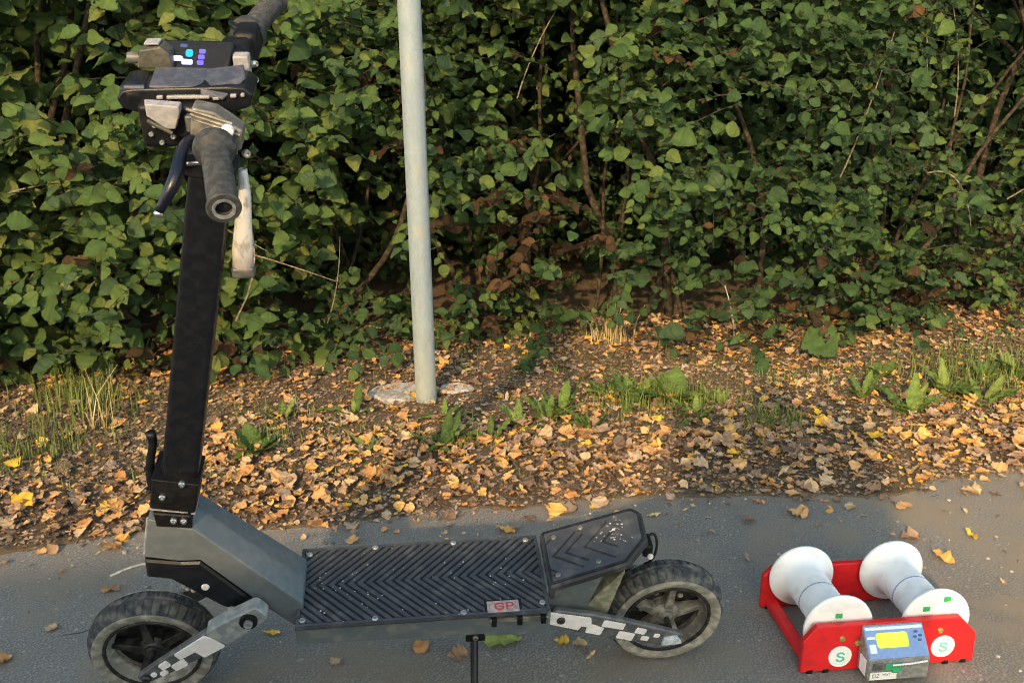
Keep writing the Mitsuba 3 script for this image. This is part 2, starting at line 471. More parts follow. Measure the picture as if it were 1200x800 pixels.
def dry_mesh(kind, seed):
    """A curled fallen leaf."""
    V, F = leaf_mesh(kind, seed)
    r = np.random.default_rng(seed + 77)
    c1, c2 = r.uniform(-1.1, 1.2), r.uniform(.0, 1.7)
    V = V.copy()
    V[:, 0] -= .5
    V[:, 2] = .12 * V[:, 2] + .35 * c1 * (V[:, 0] ** 2) + .55 * c2 * V[:, 1] ** 2 + .3 * r.standard_normal() * V[:, 0] * V[:, 1]
    V[:, 2] += .05 * r.standard_normal(len(V))
    V[:, 2] -= V[:, 2].min()
    return V, F

GREENS = np.array([(.055, .092, .032), (.041, .074, .029), (.069, .106, .034), (.032, .058, .027), (.086, .118, .036), (.023, .042, .021), (.048, .078, .039), (.104, .124, .040)])
BROWNS = np.array([(.036, .026, .017), (.048, .032, .019), (.027, .020, .014), (.075, .046, .025)])
def colour_leaf(V, c, r):
    m = 1 + .10 * r.standard_normal((len(V), 1))
    mid = (np.arange(len(V)) % 3 == 1)[:, None]
    return np.clip(c * m * np.where(mid, 1.25, 1.0), 0.005, .9)

LEAVES = {}
def leaf_ply(kind, shape_i, ci, dry=False, table=None):
    key = (kind, shape_i, ci, dry)
    if key not in LEAVES:
        V, F = (dry_mesh if dry else leaf_mesh)(kind, shape_i * 13 + 5)
        c = colour_leaf(V, table[ci], np.random.default_rng(ci * 31 + shape_i))
        LEAVES[key] = (V, F, c, mikit.ply((V, F), 'leaf_dry' if dry else 'leaf_green', smooth=True, color=c))
    return LEAVES[key]

def frame(ax, nrm):
    x = N(ax); z = N(nrm - x * (nrm @ x)); y = np.cross(z, x)
    return np.stack([x, y, z], 1)

def mat4(R, s, p):
    A = np.eye(4); A[:3, :3] = R * s; A[:3, 3] = p
    return A

f_px = 600 / math.tan(math.radians(54.98 / 2))
def size_on_screen(p, L):      # only to rank pieces: which leaves show largest become parts
    d = np.asarray(p) - np.array([0, 0, CAM_H])
    z = d[1] * math.cos(PITCH) - d[2] * math.sin(PITCH)
    u = f_px * d[0] / z; v = f_px * (d[1] * math.sin(PITCH) + d[2] * math.cos(PITCH)) / z
    inside = abs(u) < 600 and abs(v) < 400 and z > .1
    return f_px * L / z if inside else 0

def emit_leaves(key, items, table, n_parts, part_name, rest_name, dry=False):
    """items: (matrix, kind, shape, colour, rank). The highest ranks become parts, the rest one mesh."""
    items = sorted(items, key=lambda t: -t[4])
    for t in items[:n_parts]:
        pl = leaf_ply(t[1], t[2], t[3], dry, table)
        add(f'{key}__{part_name}', pl[3], None, to_world=T(t[0]))
    Vs, Fs, Cs, o = [], [], [], 0
    for t in items[n_parts:]:
        V, Fc, c, _ = leaf_ply(t[1], t[2], t[3], dry, table)
        Vs.append(V @ t[0][:3, :3].T + t[0][:3, 3]); Fs.append(Fc + o); Cs.append(c); o += len(V)
    if Vs:
        add(f'{key}__{rest_name}', (np.vstack(Vs), np.vstack(Fs)), 'leaf_dry' if dry else 'leaf_green', smooth=True, color=np.vstack(Cs), kind='stuff')

# ------------------------------------------------------------------ hedge shrubs
HU = N([.98, .2, 0]); HN = np.array([.2, -.98, 0])           # along the hedge, and out of it towards the path
def bulge(x, z):
    P = np.stack([np.asarray(x) * 1.9, np.asarray(z) * 1.9, 0 * np.asarray(x)], -1)
    b = .42 * (meshkit.fbm(P, 3, 21) - .5) + .10 * np.sin(np.asarray(z) * 2.0)
    return b

def hole(x, z):     # gaps into the dark inside of the hedge
    h = 0.0
    for cx, cz, rx, rz, s in ((.0, 1.02, .17, .26, .9), (.30, 1.28, .2, .12, .6), (.72, .62, .22, .16, .45), (1.95, 1.25, .30, .28, .8), (2.0, .75, .25, .2, .5), (-1.55, .95, .14, .10, .6), (-.95, .55, .15, .12, .4), (-.45, .22, .35, .16, .75), (.75, .18, .5, .12, .5), (-.5, .95, .2, .14, .45), (1.35, .75, .2, .14, .4), (-1.5, .18, .5, .14, .5)):
        h = max(h, s * math.exp(-((x - cx) / (1.3 * rx)) ** 2 - ((z - cz) / (1.3 * rz)) ** 2))
    return h

SHRUBS = [
    dict(name='shrub', label='bright green leafy shrub at the left behind the scooter handlebar', x0=-3.0, x1=-.62, n=1750, size=(.052, .074), kinds=('round', 'ovate'), cols=[0, 0, 2, 2, 4, 1, 6, 7]),
    dict(name='shrub', label='dense green shrub directly behind the pale pole with a withered brown patch', x0=-.85, x1=.62, n=1120, size=(.040, .062), kinds=('round', 'ovate'), cols=[1, 1, 0, 0, 3, 2, 6, 4]),
    dict(name='shrub', label='dark green shrub between the brown patch and the big torn leaf', x0=.45, x1=1.55, n=960, size=(.034, .056), kinds=('ovate', 'round'), cols=[1, 1, 3, 3, 6, 0, 5, 1]),
    dict(name='shrub', label='olive green shrub at the far right above the sunlit litter', x0=1.35, x1=3.6, n=1120, size=(.034, .056), kinds=('ovate', 'ovate'), cols=[1, 3, 6, 2, 4, 0, 5, 1]),
]
for si, S in enumerate(SHRUBS):
    k = thing(S['name'], S['label'], 'shrub', 'shrubs of the hedge along the verge')
    r = np.random.default_rng(100 + si)
    items, twigs = [], []
    made = 0
    while made < S['n']:
        x = r.uniform(S['x0'], S['x1']); z = 2.15 * r.random() if r.random() > .10 else .25 * r.random()
        h = hole(x, z)
        dep = r.exponential(.30) - .05 if r.random() > .14 else r.uniform(.4, 1.5)
        clump = float(meshkit.fbm(np.array([x * 3.3, z * 3.3, si * 7.0]), 2, 61))
        if dep < .95 and (r.random() < h * 1.6 or r.random() > 2.6 * (clump - .31)):
            continue
        made += 1
        y = hedge_y(x) + dep - bulge(x, z) * .8 - .10
        p = np.array([x, y, z + .06])
        d = N(HN * r.uniform(.2, 1.0) + np.array([0, 0, r.uniform(-.15, .9)]) + HU * r.normal(0, .6))
        L = r.uniform(.16, .38)
        n = int(L / .032)
        pts = [p]
        for i in range(n):
            d = N(d + np.array([0, 0, -.045]) + .06 * r.standard_normal(3))
            pts.append(pts[-1] + d * (L / n))
        pts = np.array(pts)
        pts[:, 2] = np.maximum(pts[:, 2], .03 + .02 * r.random())
        if dep < .7 and r.random() < .8:
            twigs.append(tube(pts[::2], np.linspace(.0026, .0012, len(pts[::2])), 4, caps=False))
        brown = math.exp(-((x - .12) / .24) ** 2 - ((z - .42) / .24) ** 2) * 1.1 + .015 + (.12 if z < .15 else 0)
        isb = r.random() < brown
        for i in range(1, len(pts)):
            side = 1 if i % 2 else -1
            dd = N(pts[i] - pts[i - 1])
            lat = N(np.cross(dd, [0, 0, 1]) + 1e-6)
            ax = N(dd * .55 + lat * side * .9 + np.array([0, 0, -.25]) + .25 * r.standard_normal(3))
            nr = N(HN * .75 + np.array([0, 0, .62]) + .42 * r.standard_normal(3))
            s = float(np.clip(r.lognormal(math.log(.5 * sum(S['size'])), .30), .020, .105)) * (1.0 - .25 * (i / len(pts)))
            if si >= 2 and z > 1.05 and r.random() < .12:
                s *= 1.35
            ci = int(r.choice(S['cols']))
            if isb or r.random() < .012:
                ci = 8 + int(r.integers(0, 4))
            A = mat4(frame(ax, nr) @ np.diag([1, r.uniform(.75, 1.1), 1]), s, pts[i])
            kind = S['kinds'][int(r.random() < .65)]
            rank = size_on_screen(pts[i], s) * (1.0 if dep < .12 else .3)
            items.append((A, kind, int(r.integers(0, 4)), ci, rank))
    TABLE = np.vstack([GREENS, BROWNS])
    emit_leaves(k, items, TABLE, 290, 'leaf', 'foliage')
    add(k + '__twigs', cat(twigs), 'twig_bark', kind='stuff')
    # woody stems
    for i in range(4 if S['x1'] - S['x0'] > 1.3 else 3):
        x = r.uniform(max(S['x0'], -2.3), min(S['x1'], 2.6))
        y = hedge_y(x) + r.uniform(.08, .5)
        a = np.array([x, y, -.02]); pts = [a]
        d = N([r.normal(0, .3), r.normal(0, .15), 1])
        for q in range(7):
            d = N(d + .22 * r.standard_normal(3) + [0, 0, .1]); pts.append(pts[-1] + d * .26)
        add(k + '__stem', tube(pts, np.linspace(r.uniform(.008, .016), .004, len(pts)), 7, smooth_n=18), 'twig_bark', smooth=True)

def thicket():
    r = np.random.default_rng(140)
    k = thing('thicket', 'dark mass of leaves and stems deep behind the front hedge', 'thicket')
    Vs, Fs, Cs, o = [], [], [], 0
    for i in range(19000):
        x = r.uniform(-4.2, 4.8); z = 3.0 * r.random()
        y = hedge_y(x) + 1.0 + (1.4 + .4 * z) * r.random() ** .8
        kind, sh, ci = ('ovate', 'round')[i % 2], int(r.integers(0, 4)), int(r.choice([3, 5, 1, 5]))
        A = mat4(frame(N(r.standard_normal(3) + [0, 0, -.4]), N(HN * .6 + np.array([0, 0, .7]) + .5 * r.standard_normal(3))), r.uniform(.09, .15), [x, y, z + .03])
        V, Fc, c, _ = leaf_ply(kind, sh, ci, False, GREENS)
        Vs.append(V @ A[:3, :3].T + A[:3, 3]); Fs.append(Fc + o); Cs.append(c); o += len(V)
    add(k + '__foliage', (np.vstack(Vs), np.vstack(Fs)), 'leaf_green', smooth=True, color=np.vstack(Cs), kind='stuff')
    Vs2, Fs2, Cs2, o2_ = [], [], [], 0
    for i in range(3800):           # its far side
        x = r.uniform(-5, 5.6); z = r.uniform(.3, 3.4); y = hedge_y(x) + r.uniform(2.7, 3.5)
        A = mat4(frame(N(r.standard_normal(3) + [0, 0, -.5]), N(HN + .35 * r.standard_normal(3))), r.uniform(.22, .34), [x, y, z])
        V, Fc, c, _ = leaf_ply('round', int(r.integers(0, 4)), int(r.choice([3, 5, 5])), False, GREENS)
        Vs2.append(V @ A[:3, :3].T + A[:3, 3]); Fs2.append(Fc + o2_); Cs2.append(c); o2_ += len(V)
    for i in range(4200):           # added leaves overhead, out of view, to keep sky light off the hedge
        x = r.uniform(-5, 5.6); z = r.uniform(2.7, 4.8)
        y = hedge_y(x) + r.uniform(-.35, 2.6) + .2 * (z - 2.7)
        A = mat4(frame(N(r.standard_normal(3) + [0, 0, -.4]), N(r.standard_normal(3) * .6 + [0, -.2, .8])), r.uniform(.16, .26), [x, y, z])
        V, Fc, c, _ = leaf_ply('ovate', int(r.integers(0, 4)), int(r.choice([3, 1, 5])), False, GREENS)
        Vs2.append(V @ A[:3, :3].T + A[:3, 3]); Fs2.append(Fc + o2_); Cs2.append(c); o2_ += len(V)
    add(k + '__far_side_added_crown', (np.vstack(Vs2), np.vstack(Fs2)), 'leaf_green', smooth=True, color=np.vstack(Cs2), kind='stuff')
    st = []
    for i in range(60):
        x = r.uniform(-3.4, 4.0); p = [np.array([x, hedge_y(x) + r.uniform(.3, 1.6), -.02])]; d = N([r.normal(0, .25), r.normal(0, .2), 1])
        for q in range(8):
            d = N(d + .16 * r.standard_normal(3) + [0, 0, .12]); p.append(p[-1] + d * .32)
        st.append(tube(p, np.linspace(r.uniform(.010, .022), .005, 9), 6))
    add(k + '__stems', cat(st), 'twig_bark', smooth=True, kind='stuff')
thicket()

# bare twigs that stick out of the hedge
BARE = [[(-.98, 3.33, .28), (-.90, 3.36, .55), (-.94, 3.38, .75), (-.90, 3.42, .98)], [(-.92, 3.35, .52), (-.80, 3.30, .50), (-.62, 3.35, .42)], [(-.98, 3.30, .62), (-.85, 3.34, .53)],
        [(1.25, 3.75, .72), (1.31, 3.72, .95), (1.38, 3.72, 1.25)], [(1.62, 3.85, .72), (1.72, 3.80, .70), (1.80, 3.80, .52)], [(.02, 3.9, 1.0), (.10, 3.95, 1.2), (.22, 4.0, 1.4)],
        [(-.42, 3.70, .50), (-.36, 3.7, .62), (-.28, 3.75, .75)], [(2.0, 3.95, .60), (2.15, 3.9, .72), (2.3, 3.9, .80)], [(-.75, 3.7, .1), (-.68, 3.66, .3), (-.66, 3.7, .5)], [(.95, 3.8, .62), (1.0, 3.78, .66), (1.12, 3.8, .64)],
        [(-1.75, 3.2, .72), (-1.55, 3.22, .78), (-1.4, 3.25, .77)], [(1.72, 4.2, 1.0), (1.68, 4.2, 1.3), (1.64, 4.25, 1.6)], [(1.85, 4.2, .9), (1.82, 4.2, 1.2), (1.74, 4.25, 1.5)]]
BARE_AT = ['standing upright between the handlebar and the pole', 'lying crosswise low between the stem and the pole', 'lying crosswise right beside the bar end', 'standing in the middle of the right hedge', 'arching over a dark gap in the right hedge', 'rising in the dark hole right of the pole',
           'just right of the pole at half height', 'slanting at the right border', 'rising from the litter left of the pole', 'curving in the hedge above the big torn leaf', 'lying crosswise at the left border', 'upright in the dark upper right corner', 'slanting in the dark upper right corner']
for i, B in enumerate(BARE):
    add('bare_twig', tube(B, np.linspace(.0036, .0016, len(B)), 6, smooth_n=12), 'dry_twig', smooth=True,
        label='thin bare pale twig ' + BARE_AT[i], cat='twig', group='bare twigs in the hedge')

# the big torn leaf of a broad-leaved weed at the hedge foot
def big_leaf():
    k = thing('broad_leaf_plant', 'single large torn green leaf drooping over the litter at the hedge foot', 'plant')
    t = np.linspace(0, 1, 13); P = []
    V, F = [], []
    rr = np.random.default_rng(4)
    for i, a in enumerate(t):
        wv = .56 * math.sin(math.pi * a ** .62) ** .8 * (1 + .10 * rr.standard_normal())
        for j, b in enumerate(np.linspace(-1, 1, 9)):
            V.append([a, b * wv, .10 * abs(b) * wv - .22 * a * a + .03 * math.sin(9 * b + 5 * a)])
    for i in range(12):
        for j in range(8):
            if (i, j) in ((5, 4), (6, 4), (6, 5), (3, 6)):
                continue
            a = i * 9 + j
            F += [[a, a + 1, a + 10], [a, a + 10, a + 9]]
    V = np.array(V)
    c = np.clip(np.array((.060, .100, .034)) * (1 + .12 * rr.standard_normal((len(V), 1))), .01, 1)
    A = mat4(frame(N([.62, -.25, -.50]), N([.05, -.80, .65])), .155, [1.14, 3.60, .17])
    V = V @ A[:3, :3].T + A[:3, 3]
    add(k + '__leaf', (V, F), 'leaf_green', smooth=True, color=c)
    add(k + '__stalk', tube([[1.14, 3.60, .17], [1.09, 3.64, .12], [1.04, 3.70, .01]], [.003, .004, .005], 6, smooth_n=8), 'twig_bark', smooth=True)
big_leaf()

# ------------------------------------------------------------------ grass, weeds
def blades(px, py, n, spread, h, cols, seed, lean=.5, wdt=.0028):
    r = np.random.default_rng(seed)
    V, F, Cc = [], [], []
    for i in range(n):
        x, y = px + r.normal(0, spread), py + r.normal(0, spread * .7)
        z = float(verge_z(np.array(x), np.array(y))) - .004
        hh = h * r.uniform(.45, 1.1); a = r.uniform(0, 2 * math.pi); l = lean * hh * r.random()
        d = np.array([math.cos(a), math.sin(a), 0]); s = np.array([-d[1], d[0], 0]) * wdt * r.uniform(.6, 1.3)
        b = np.array([x, y, z]); o = len(V)
        for t in (0, .5, 1):
            c = b + d * l * t * t + np.array([0, 0, hh * t * (1 - .25 * t * l / hh)])
            V += [c - s * (1 - .85 * t), c + s * (1 - .85 * t)]
        F += [[o, o + 1, o + 3], [o, o + 3, o + 2], [o + 2, o + 3, o + 5], [o + 2, o + 5, o + 4]]
        cc = np.array(cols[int(r.integers(len(cols)))]) * r.uniform(.8, 1.2)
        Cc += [cc] * 6
    return np.array(V), np.array(F), np.array(Cc)
GC = [(.15, .21, .05), (.19, .24, .07), (.11, .16, .045), (.17, .18, .07)]
SC = [(.40, .32, .15), (.34, .26, .12), (.45, .38, .20)]
tufts = [(.50, 3.20, 170, .09, .08), (.66, 3.22, 120, .07, .07), (.34, 3.15, 80, .07, .06), (.86, 3.02, 90, .06, .08), (-1.5, 2.85, 120, .10, .08), (-1.45, 3.15, 120, .08, .12), (1.72, 3.34, 160, .12, .09), (-.75, 2.85, 50, .05, .09), (-.2, 2.86, 50, .06, .08), (.87, 3.0, 60, .06, .07), (-1.55, 3.26, 120, .08, .12), (-1.52, 2.74, 110, .09, .07), (-1.38, 2.9, 50, .09, .09), (1.6, 3.5, 130, .12, .08), (1.08, 3.43, 60, .08, .05), (.49, 3.24, 90, .10, .05), (-.79, 3.11, 40, .06, .06),
         (1.83, 3.39, 90, .10, .07), (-1.55, 3.04, 60, .09, .06), (-1.57, 3.5, 70, .07, .14), (.85, 3.39, 30, .07, .05), (1.31, 3.52, 50, .10, .05), (1.77, 3.62, 90, .12, .07), (-1.2, 3.2, 40, .12, .05), (-.6, 2.95, 30, .10, .04), (1.9, 3.55, 90, .12, .09), (-1.35, 2.65, 30, .08, .05)]
parts = [blades(*t, GC, 200 + i) for i, t in enumerate(tufts)]
rg = np.random.default_rng(199)
for i in range(230):
    gx = rg.uniform(-1.9, 2.3); gy = edge_y(gx) + rg.uniform(.12, .95) * (hedge_y(gx) - edge_y(gx))
    parts.append(blades(gx, gy, int(rg.integers(3, 14)), rg.uniform(.015, .05), rg.uniform(.025, .06), GC, 5000 + i, 1.2, .0022))
o, Vv, Ff, Cv = 0, [], [], []
for v, f, c in parts:
    Vv.append(v); Ff.append(f + o); Cv.append(c); o += len(v)
add('grass', (np.vstack(Vv), np.vstack(Ff)), 'leaf_green', color=np.vstack(Cv), label='short green grass growing in patches through the leaf litter', cat='grass', kind='stuff')
v, f, c = blades(.40, 3.88, 70, .045, .16, SC, 260, 1.0)
add('straw_tuft', (v, f), 'leaf_dry', color=c, label='dry straw coloured grass tuft at the foot of the hedge', cat='grass tuft')
v, f, c = blades(-1.36, 2.98, 16, .03, .20, SC, 261, .9)
add('straw_tuft', (v, f), 'leaf_dry', color=c, label='few long pale dry grass stalks at the left of the verge', cat='grass tuft')
add('dry_stem', tube([[.92, 3.86, .02], [.90, 3.84, .14], [.86, 3.84, .27]], [.004, .003, .002], 6, smooth_n=8), 'stone_pale', smooth=True, label='thin pale dry stem standing at the hedge foot', cat='stem')

WEEDS = [(-.80, 2.80, .11, 9), (-.54, 3.11, .10, 6), (-.22, 2.84, .11, 8), (.12, 3.07, .10, 8), (.17, 3.13, .12, 8), (.43, 3.20, .13, 14), (.56, 3.22, .14, 15), (.26, 3.0, .09, 9), (-.07, 2.90, .09, 6), (.02, 3.0, .09, 7), (1.25, 3.26, .10, 10),
         (1.36, 3.11, .13, 8), (1.56, 3.28, .16, 13), (1.65, 3.20, .12, 11), (1.91, 3.50, .12, 12), (-.77, 3.04, .08, 8), (.73, 3.20, .08, 8), (-.23, 3.06, .09, 6), (1.39, 3.48, .09, 10), (.35, 3.27, .11, 11), (-.45, 2.80, .07, 6), (.62, 3.05, .09, 9), (1.75, 3.42, .10, 10), (-1.05, 2.98, .08, 7)]
WEED_AT = ['right of the black stem in the orange leaves', 'left of the pole footing', 'in front of the pole', 'right of the pole, left one of a close pair', 'right of the pole, right one of a close pair',
           'left half of the dark clump above the footrest', 'right half of the dark clump above the footrest', 'above the middle of the footrest', 'just right of the pole near the asphalt', 'between the pole and the footrest',
           'at the left of the sunlit right verge', 'nearest to the shadow edge on the right', 'tallest on the sunlit right verge', 'right of the tallest weed on the right verge', 'at the right border of the photo', 'behind the stem leaves, set back',
           'in the shade left of the sunlit right verge', 'close to the pole foot in front', 'furthest back on the right verge', 'behind the dark clump above the footrest', 'nearest to the asphalt between stem and pole', 'in the shadow above the rear wheel', 'in the grass at the far right', 'left of the black stem']
def weed_where(x, y):
    if x < -.45: return 'left of the pale pole'
    if x < .2: return 'in front of or just right of the pale pole'
    if x < .8: return 'in the middle of the verge'
    return 'on the sunlit right of the verge'
for i, (x, y, h, n) in enumerate(WEEDS):
    r = np.random.default_rng(300 + i); n = int(n * 1.25)
    look = 'tall pale green' if h > .115 else ('small' if h < .09 else 'bright green')
    k = thing('weed', f'{look} {"narrow leaved" if i % 6 or i == 12 else "broad leaved"} weed {WEED_AT[i]}', 'weed', 'weeds on the verge')
    z = float(verge_z(np.array(x), np.array(y)))
    WT = np.array([(.115, .17, .045), (.09, .14, .04), (.155, .20, .055), (.07, .11, .035)])
    for j in range(n):
        a = 2 * math.pi * j / n + r.normal(0, .4); el = r.uniform(.35, 1.25)
        ax = np.array([math.cos(a) * math.cos(el), math.sin(a) * math.cos(el), math.sin(el)])
        nr = np.array([-math.cos(a) * math.sin(el), -math.sin(a) * math.sin(el), math.cos(el)])
        sh = leaf_ply('narrow' if i % 3 else 'ovate', 40 + j % 3, j % 4, False, WT) if False else None
        V, Fc = leaf_mesh('narrow' if i % 6 or i == 12 else 'ovate', 60 + j % 4)
        V = V.copy(); V[:, 2] -= .25 * V[:, 0] ** 2
        A = mat4(frame(ax, nr), h * r.uniform(.55, 1.2) * (1 if i % 6 else .75), [x + .012 * math.cos(a), y + .012 * math.sin(a), z - .004])
        add(k + '__leaf', (V @ A[:3, :3].T + A[:3, 3], Fc), 'leaf_green', color=colour_leaf(V, WT[int(r.integers(4))], r))

# ------------------------------------------------------------------ leaf litter and fallen leaves
DRY = np.array([(.50, .29, .125), (.44, .225, .09), (.44, .31, .175), (.28, .175, .105), (.17, .11, .072), (.58, .32, .085), (.105, .072, .05), (.40, .29, .185), (.64, .39, .045), (.25, .185, .135)])
DNAME = ['orange tan', 'rust orange', 'pale tan', 'brown', 'dark brown', 'bright orange', 'blackish', 'pale buff', 'golden yellow', 'dull brown']
DK = ['ovate', 'lobed', 'round', 'narrow']
def dry_at(x, y, z, s, r, lift=.3):
    a = r.uniform(0, 2 * math.pi)
    R = rotm([0, 0, 1], a) @ rotm([1, 0, 0], r.normal(0, lift)) @ rotm([0, 1, 0], r.normal(0, lift))
    return mat4(R, s, [x, y, z])
DSHAPE = {'narrow': 'narrow', 'ovate': 'oval', 'lobed': 'lobed', 'round': 'round'}
def beside(x):
    for lim, txt in ((-1.2, 'far left'), (-.93, 'left of the stem'), (-.7, 'just right of the stem'), (-.45, 'left of the pole'), (-.2, 'at the pole'), (.05, 'right of the pole'), (.3, 'behind the footrest'), (.55, 'behind the rear wheel'), (.85, 'behind the left roller'), (1.15, 'behind the right roller'), (1.4, 'right of the rollers')):
        if x < lim:
            return txt
    return 'far right'
NAMED, NAMES = {}, []
def litter():
    r = np.random.default_rng(55)
    items = []
    n = 0
    while n < 15000:
        x = r.uniform(-2.6, 3.2)
        e, hy = edge_y(x), hedge_y(x) + .35
        t = r.random()
        y = e + t * (hy - e) + r.normal(0, .03) - (r.exponential(.07) if t < .06 and r.random() < .5 else 0)
        dens = .35 + 1.0 * math.exp(-((t - .12) / .16) ** 2) + .75 * math.exp(-((t - .80) / .2) ** 2)
        dens *= .35 + 1.3 * float(meshkit.fbm(np.array([x * 2.2, y * 2.2, 1.0]), 3, 31))
        if x < -1.0 and .15 < t < .7:
            dens *= .6
        if r.random() > dens:
            continue
        n += 1
        s = float(np.clip(r.lognormal(-3.72, .44), .011, .058)) * (1.0 if t < .35 else .9)
        warm = float(meshkit.fbm(np.array([x * 1.6 + 9, y * 1.6, 2.0]), 2, 33))
        p = np.array([.14, .12, .10, .16, .14, .09, .10, .07, .025, .11])
        if -.95 < x < -.30 and t < .5 or x > 1.0 and t < .45:
            p = np.array([.22, .16, .12, .11, .08, .17, .05, .06, .04, .05])
        if warm < .42:
            p = np.array([.06, .06, .14, .18, .16, .02, .14, .10, .01, .15])
        ci = int(r.choice(10, p=p / p.sum()))
        z = (float(verge_z(np.array(x), np.array(y))) if y > e - .02 else 0.0) + r.uniform(.0, .012) + .012 * math.exp(-((t - .1) / .1) ** 2) * (y > e)
        A = dry_at(x, y, z, s, r, .24)
        items.append((A, DK[int(r.integers(4))], int(r.integers(0, 8)), ci, size_on_screen([x, y, z], s) * (1.0 if z > 0 else .2) * r.uniform(.8, 1.0), x, t))
    items.sort(key=lambda q: -q[4])
    for q in items[:240]:
        pl = leaf_ply(q[1], q[2], q[3], True, DRY)
        where = ['in the front litter row', 'in the middle litter', 'in the back litter'][0 if q[6] < .14 else 1 if q[6] < .35 else 2]
        sz = 'large' if np.linalg.norm(q[0][:3, 0]) > .052 else 'small'
        lab = f'{sz} {DNAME[q[3]]} {DSHAPE[q[1]]} leaf {where}, {beside(q[5])}'
        add('fallen_leaf', pl[3], None, to_world=T(q[0]), label=lab, cat='leaf', group=f'{DNAME[q[3]]} leaves {where}, {beside(q[5])}')
        NAMED.setdefault(lab, []).append((q[5], f'fallen_leaf_{len(NAMES):03d}' if NAMES else 'fallen_leaf')); NAMES.append(lab)
    Vs, Fs, Cs, o = [], [], [], 0
    for q in items[240:]:
        V, Fc, c, _ = leaf_ply(q[1], q[2], q[3], True, DRY)
        Vs.append(V @ q[0][:3, :3].T + q[0][:3, 3]); Fs.append(Fc + o); Cs.append(c); o += len(V)
    add('leaf_litter', (np.vstack(Vs), np.vstack(Fs)), 'leaf_dry', smooth=True, color=np.vstack(Cs), label='thick litter of dry orange and brown leaves covering the verge', cat='leaf litter', kind='stuff')
litter()
for lab, ks in NAMED.items():
    if len(ks) > 1:
        words = {2: ['left one', 'right one'], 3: ['left one', 'middle one', 'right one']}.get(len(ks), ['leftmost one'] + [f'{w_} from left' for w_ in ('second', 'third', 'fourth', 'fifth', 'sixth', 'seventh')])
        for (x_, k_), w_ in zip(sorted(ks), words):
            full = (lab + ', ' + w_).replace(' in the middle litter', ' in middle litter').replace(' in the front litter row', ' in front litter row')
            labels[k_]['label'] = full if len(full.split()) <= 16 else full.split(' ', 1)[1]

ASL = [(-1.04, 1.9, 2, .035, 'pale tan fallen leaf beside the front wheel at the left'), (-.96, 2.06, 3, .035, 'small brown leaf left of the black steering clamp'), (-1.10, 1.78, 1, .05, 'rust coloured leaf at the bottom left corner of the photo'),
       (-.54, 1.88, 8, .045, 'yellow leaf on the asphalt under the grey neck of the scooter'), (-.38, 1.78, 7, .03, 'small pale leaf below the front of the deck'), (.11, 1.85, 8, .035, 'crumpled yellow leaf below the front bolt of the checked rear arm'),
       (.15, 1.84, 2, .035, 'pale leaf just right of the crumpled yellow leaf under the rear arm'), (.17, 1.80, 2, .03, 'lowest tan leaf under the checked rear arm'), (-.02, 2.34, 5, .055, 'orange leaf just behind the middle of the deck'),
       (.12, 2.44, 5, .065, 'long orange leaf near the litter edge behind the footrest'), (.25, 2.49, 7, .06, 'pale leaf standing at the litter edge behind the footrest'), (.39, 2.42, 2, .04, 'curled tan leaf right of the footrest'),
       (.79, 2.43, 0, .065, 'broad tan leaf on the shaded asphalt between scooter and red roller frame'), (1.04, 2.56, 3, .055, 'brown leaf at the shadow edge on the asphalt'), (1.10, 2.47, 0, .05, 'tan leaf lying at the shadow edge below the litter'),
       (1.22, 2.31, 8, .062, 'golden leaf lying alone on the sunlit asphalt at the right'), (1.10, 2.20, 5, .065, 'orange leaf just behind the right white roller'), (1.05, 2.30, 3, .06, 'dark curled leaf behind the right white roller'),
       (.85, 2.57, 3, .05, 'brown leaf just off the litter edge right of the middle'), (.60, 2.2, 9, .04, 'dull leaf on the asphalt left of the left white roller'), (.95, 2.47, 2, .045, 'pale leaf among twigs near the shadow edge'),
       (-.44, 2.36, 7, .05, 'pale buff leaf on the asphalt behind the grey neck'), (1.33, 2.56, 2, .05, 'pale leaf at the sunlit edge of the litter'), (1.20, 2.09, 2, .03, 'small tan leaf at the right edge beyond the roller shadow'), (-.66, 1.95, 9, .035, 'dull leaf between front wheel and deck'),
       (-.12, 1.80, 3, .05, 'brown leaf in the shade under the middle of the deck'), (-.2, 1.83, 1, .04, 'rust leaf under the front half of the deck'), (.70, 2.50, 1, .045, 'rust leaf right of the footrest near the litter'), (-1.36, 2.46, 8, .075, 'large golden yellow leaf at the left end of the litter edge'), (-1.12, 2.43, 8, .065, 'golden orange leaf in the litter left of the black clamp'), (1.17, 2.91, 8, .06, 'golden yellow leaf in the sunlit litter at the right')]
for i, (x, y, ci, s, lab) in enumerate(ASL):
    r = np.random.default_rng(700 + i)
    z = .003 if y < edge_y(x) - .03 else float(verge_z(np.array(x), np.array(y))) + .012
    pl = leaf_ply(DK[i % 4], i % 5, ci, True, DRY)
    add('fallen_leaf', pl[3], None, to_world=T(dry_at(x, y, z, s, r, .12)), label=lab, cat='leaf')
pl = leaf_ply('ovate', 2, 2, True, np.array([(.2, .2, .05), (.2, .25, .05), (.28, .33, .07), (.2, .2, .05)])) if False else None
V, Fc = dry_mesh('round', 91)
add('fallen_leaf', (V, Fc), 'leaf_dry', color=colour_leaf(V, np.array((.24, .29, .07)), rng), to_world=T(mat4(rotm([0, 0, 1], .2) @ np.diag([1.5, .9, 1]), .058, [-.02, 1.85, .004])), label='green yellow fallen leaf beside the kickstand', cat='leaf')

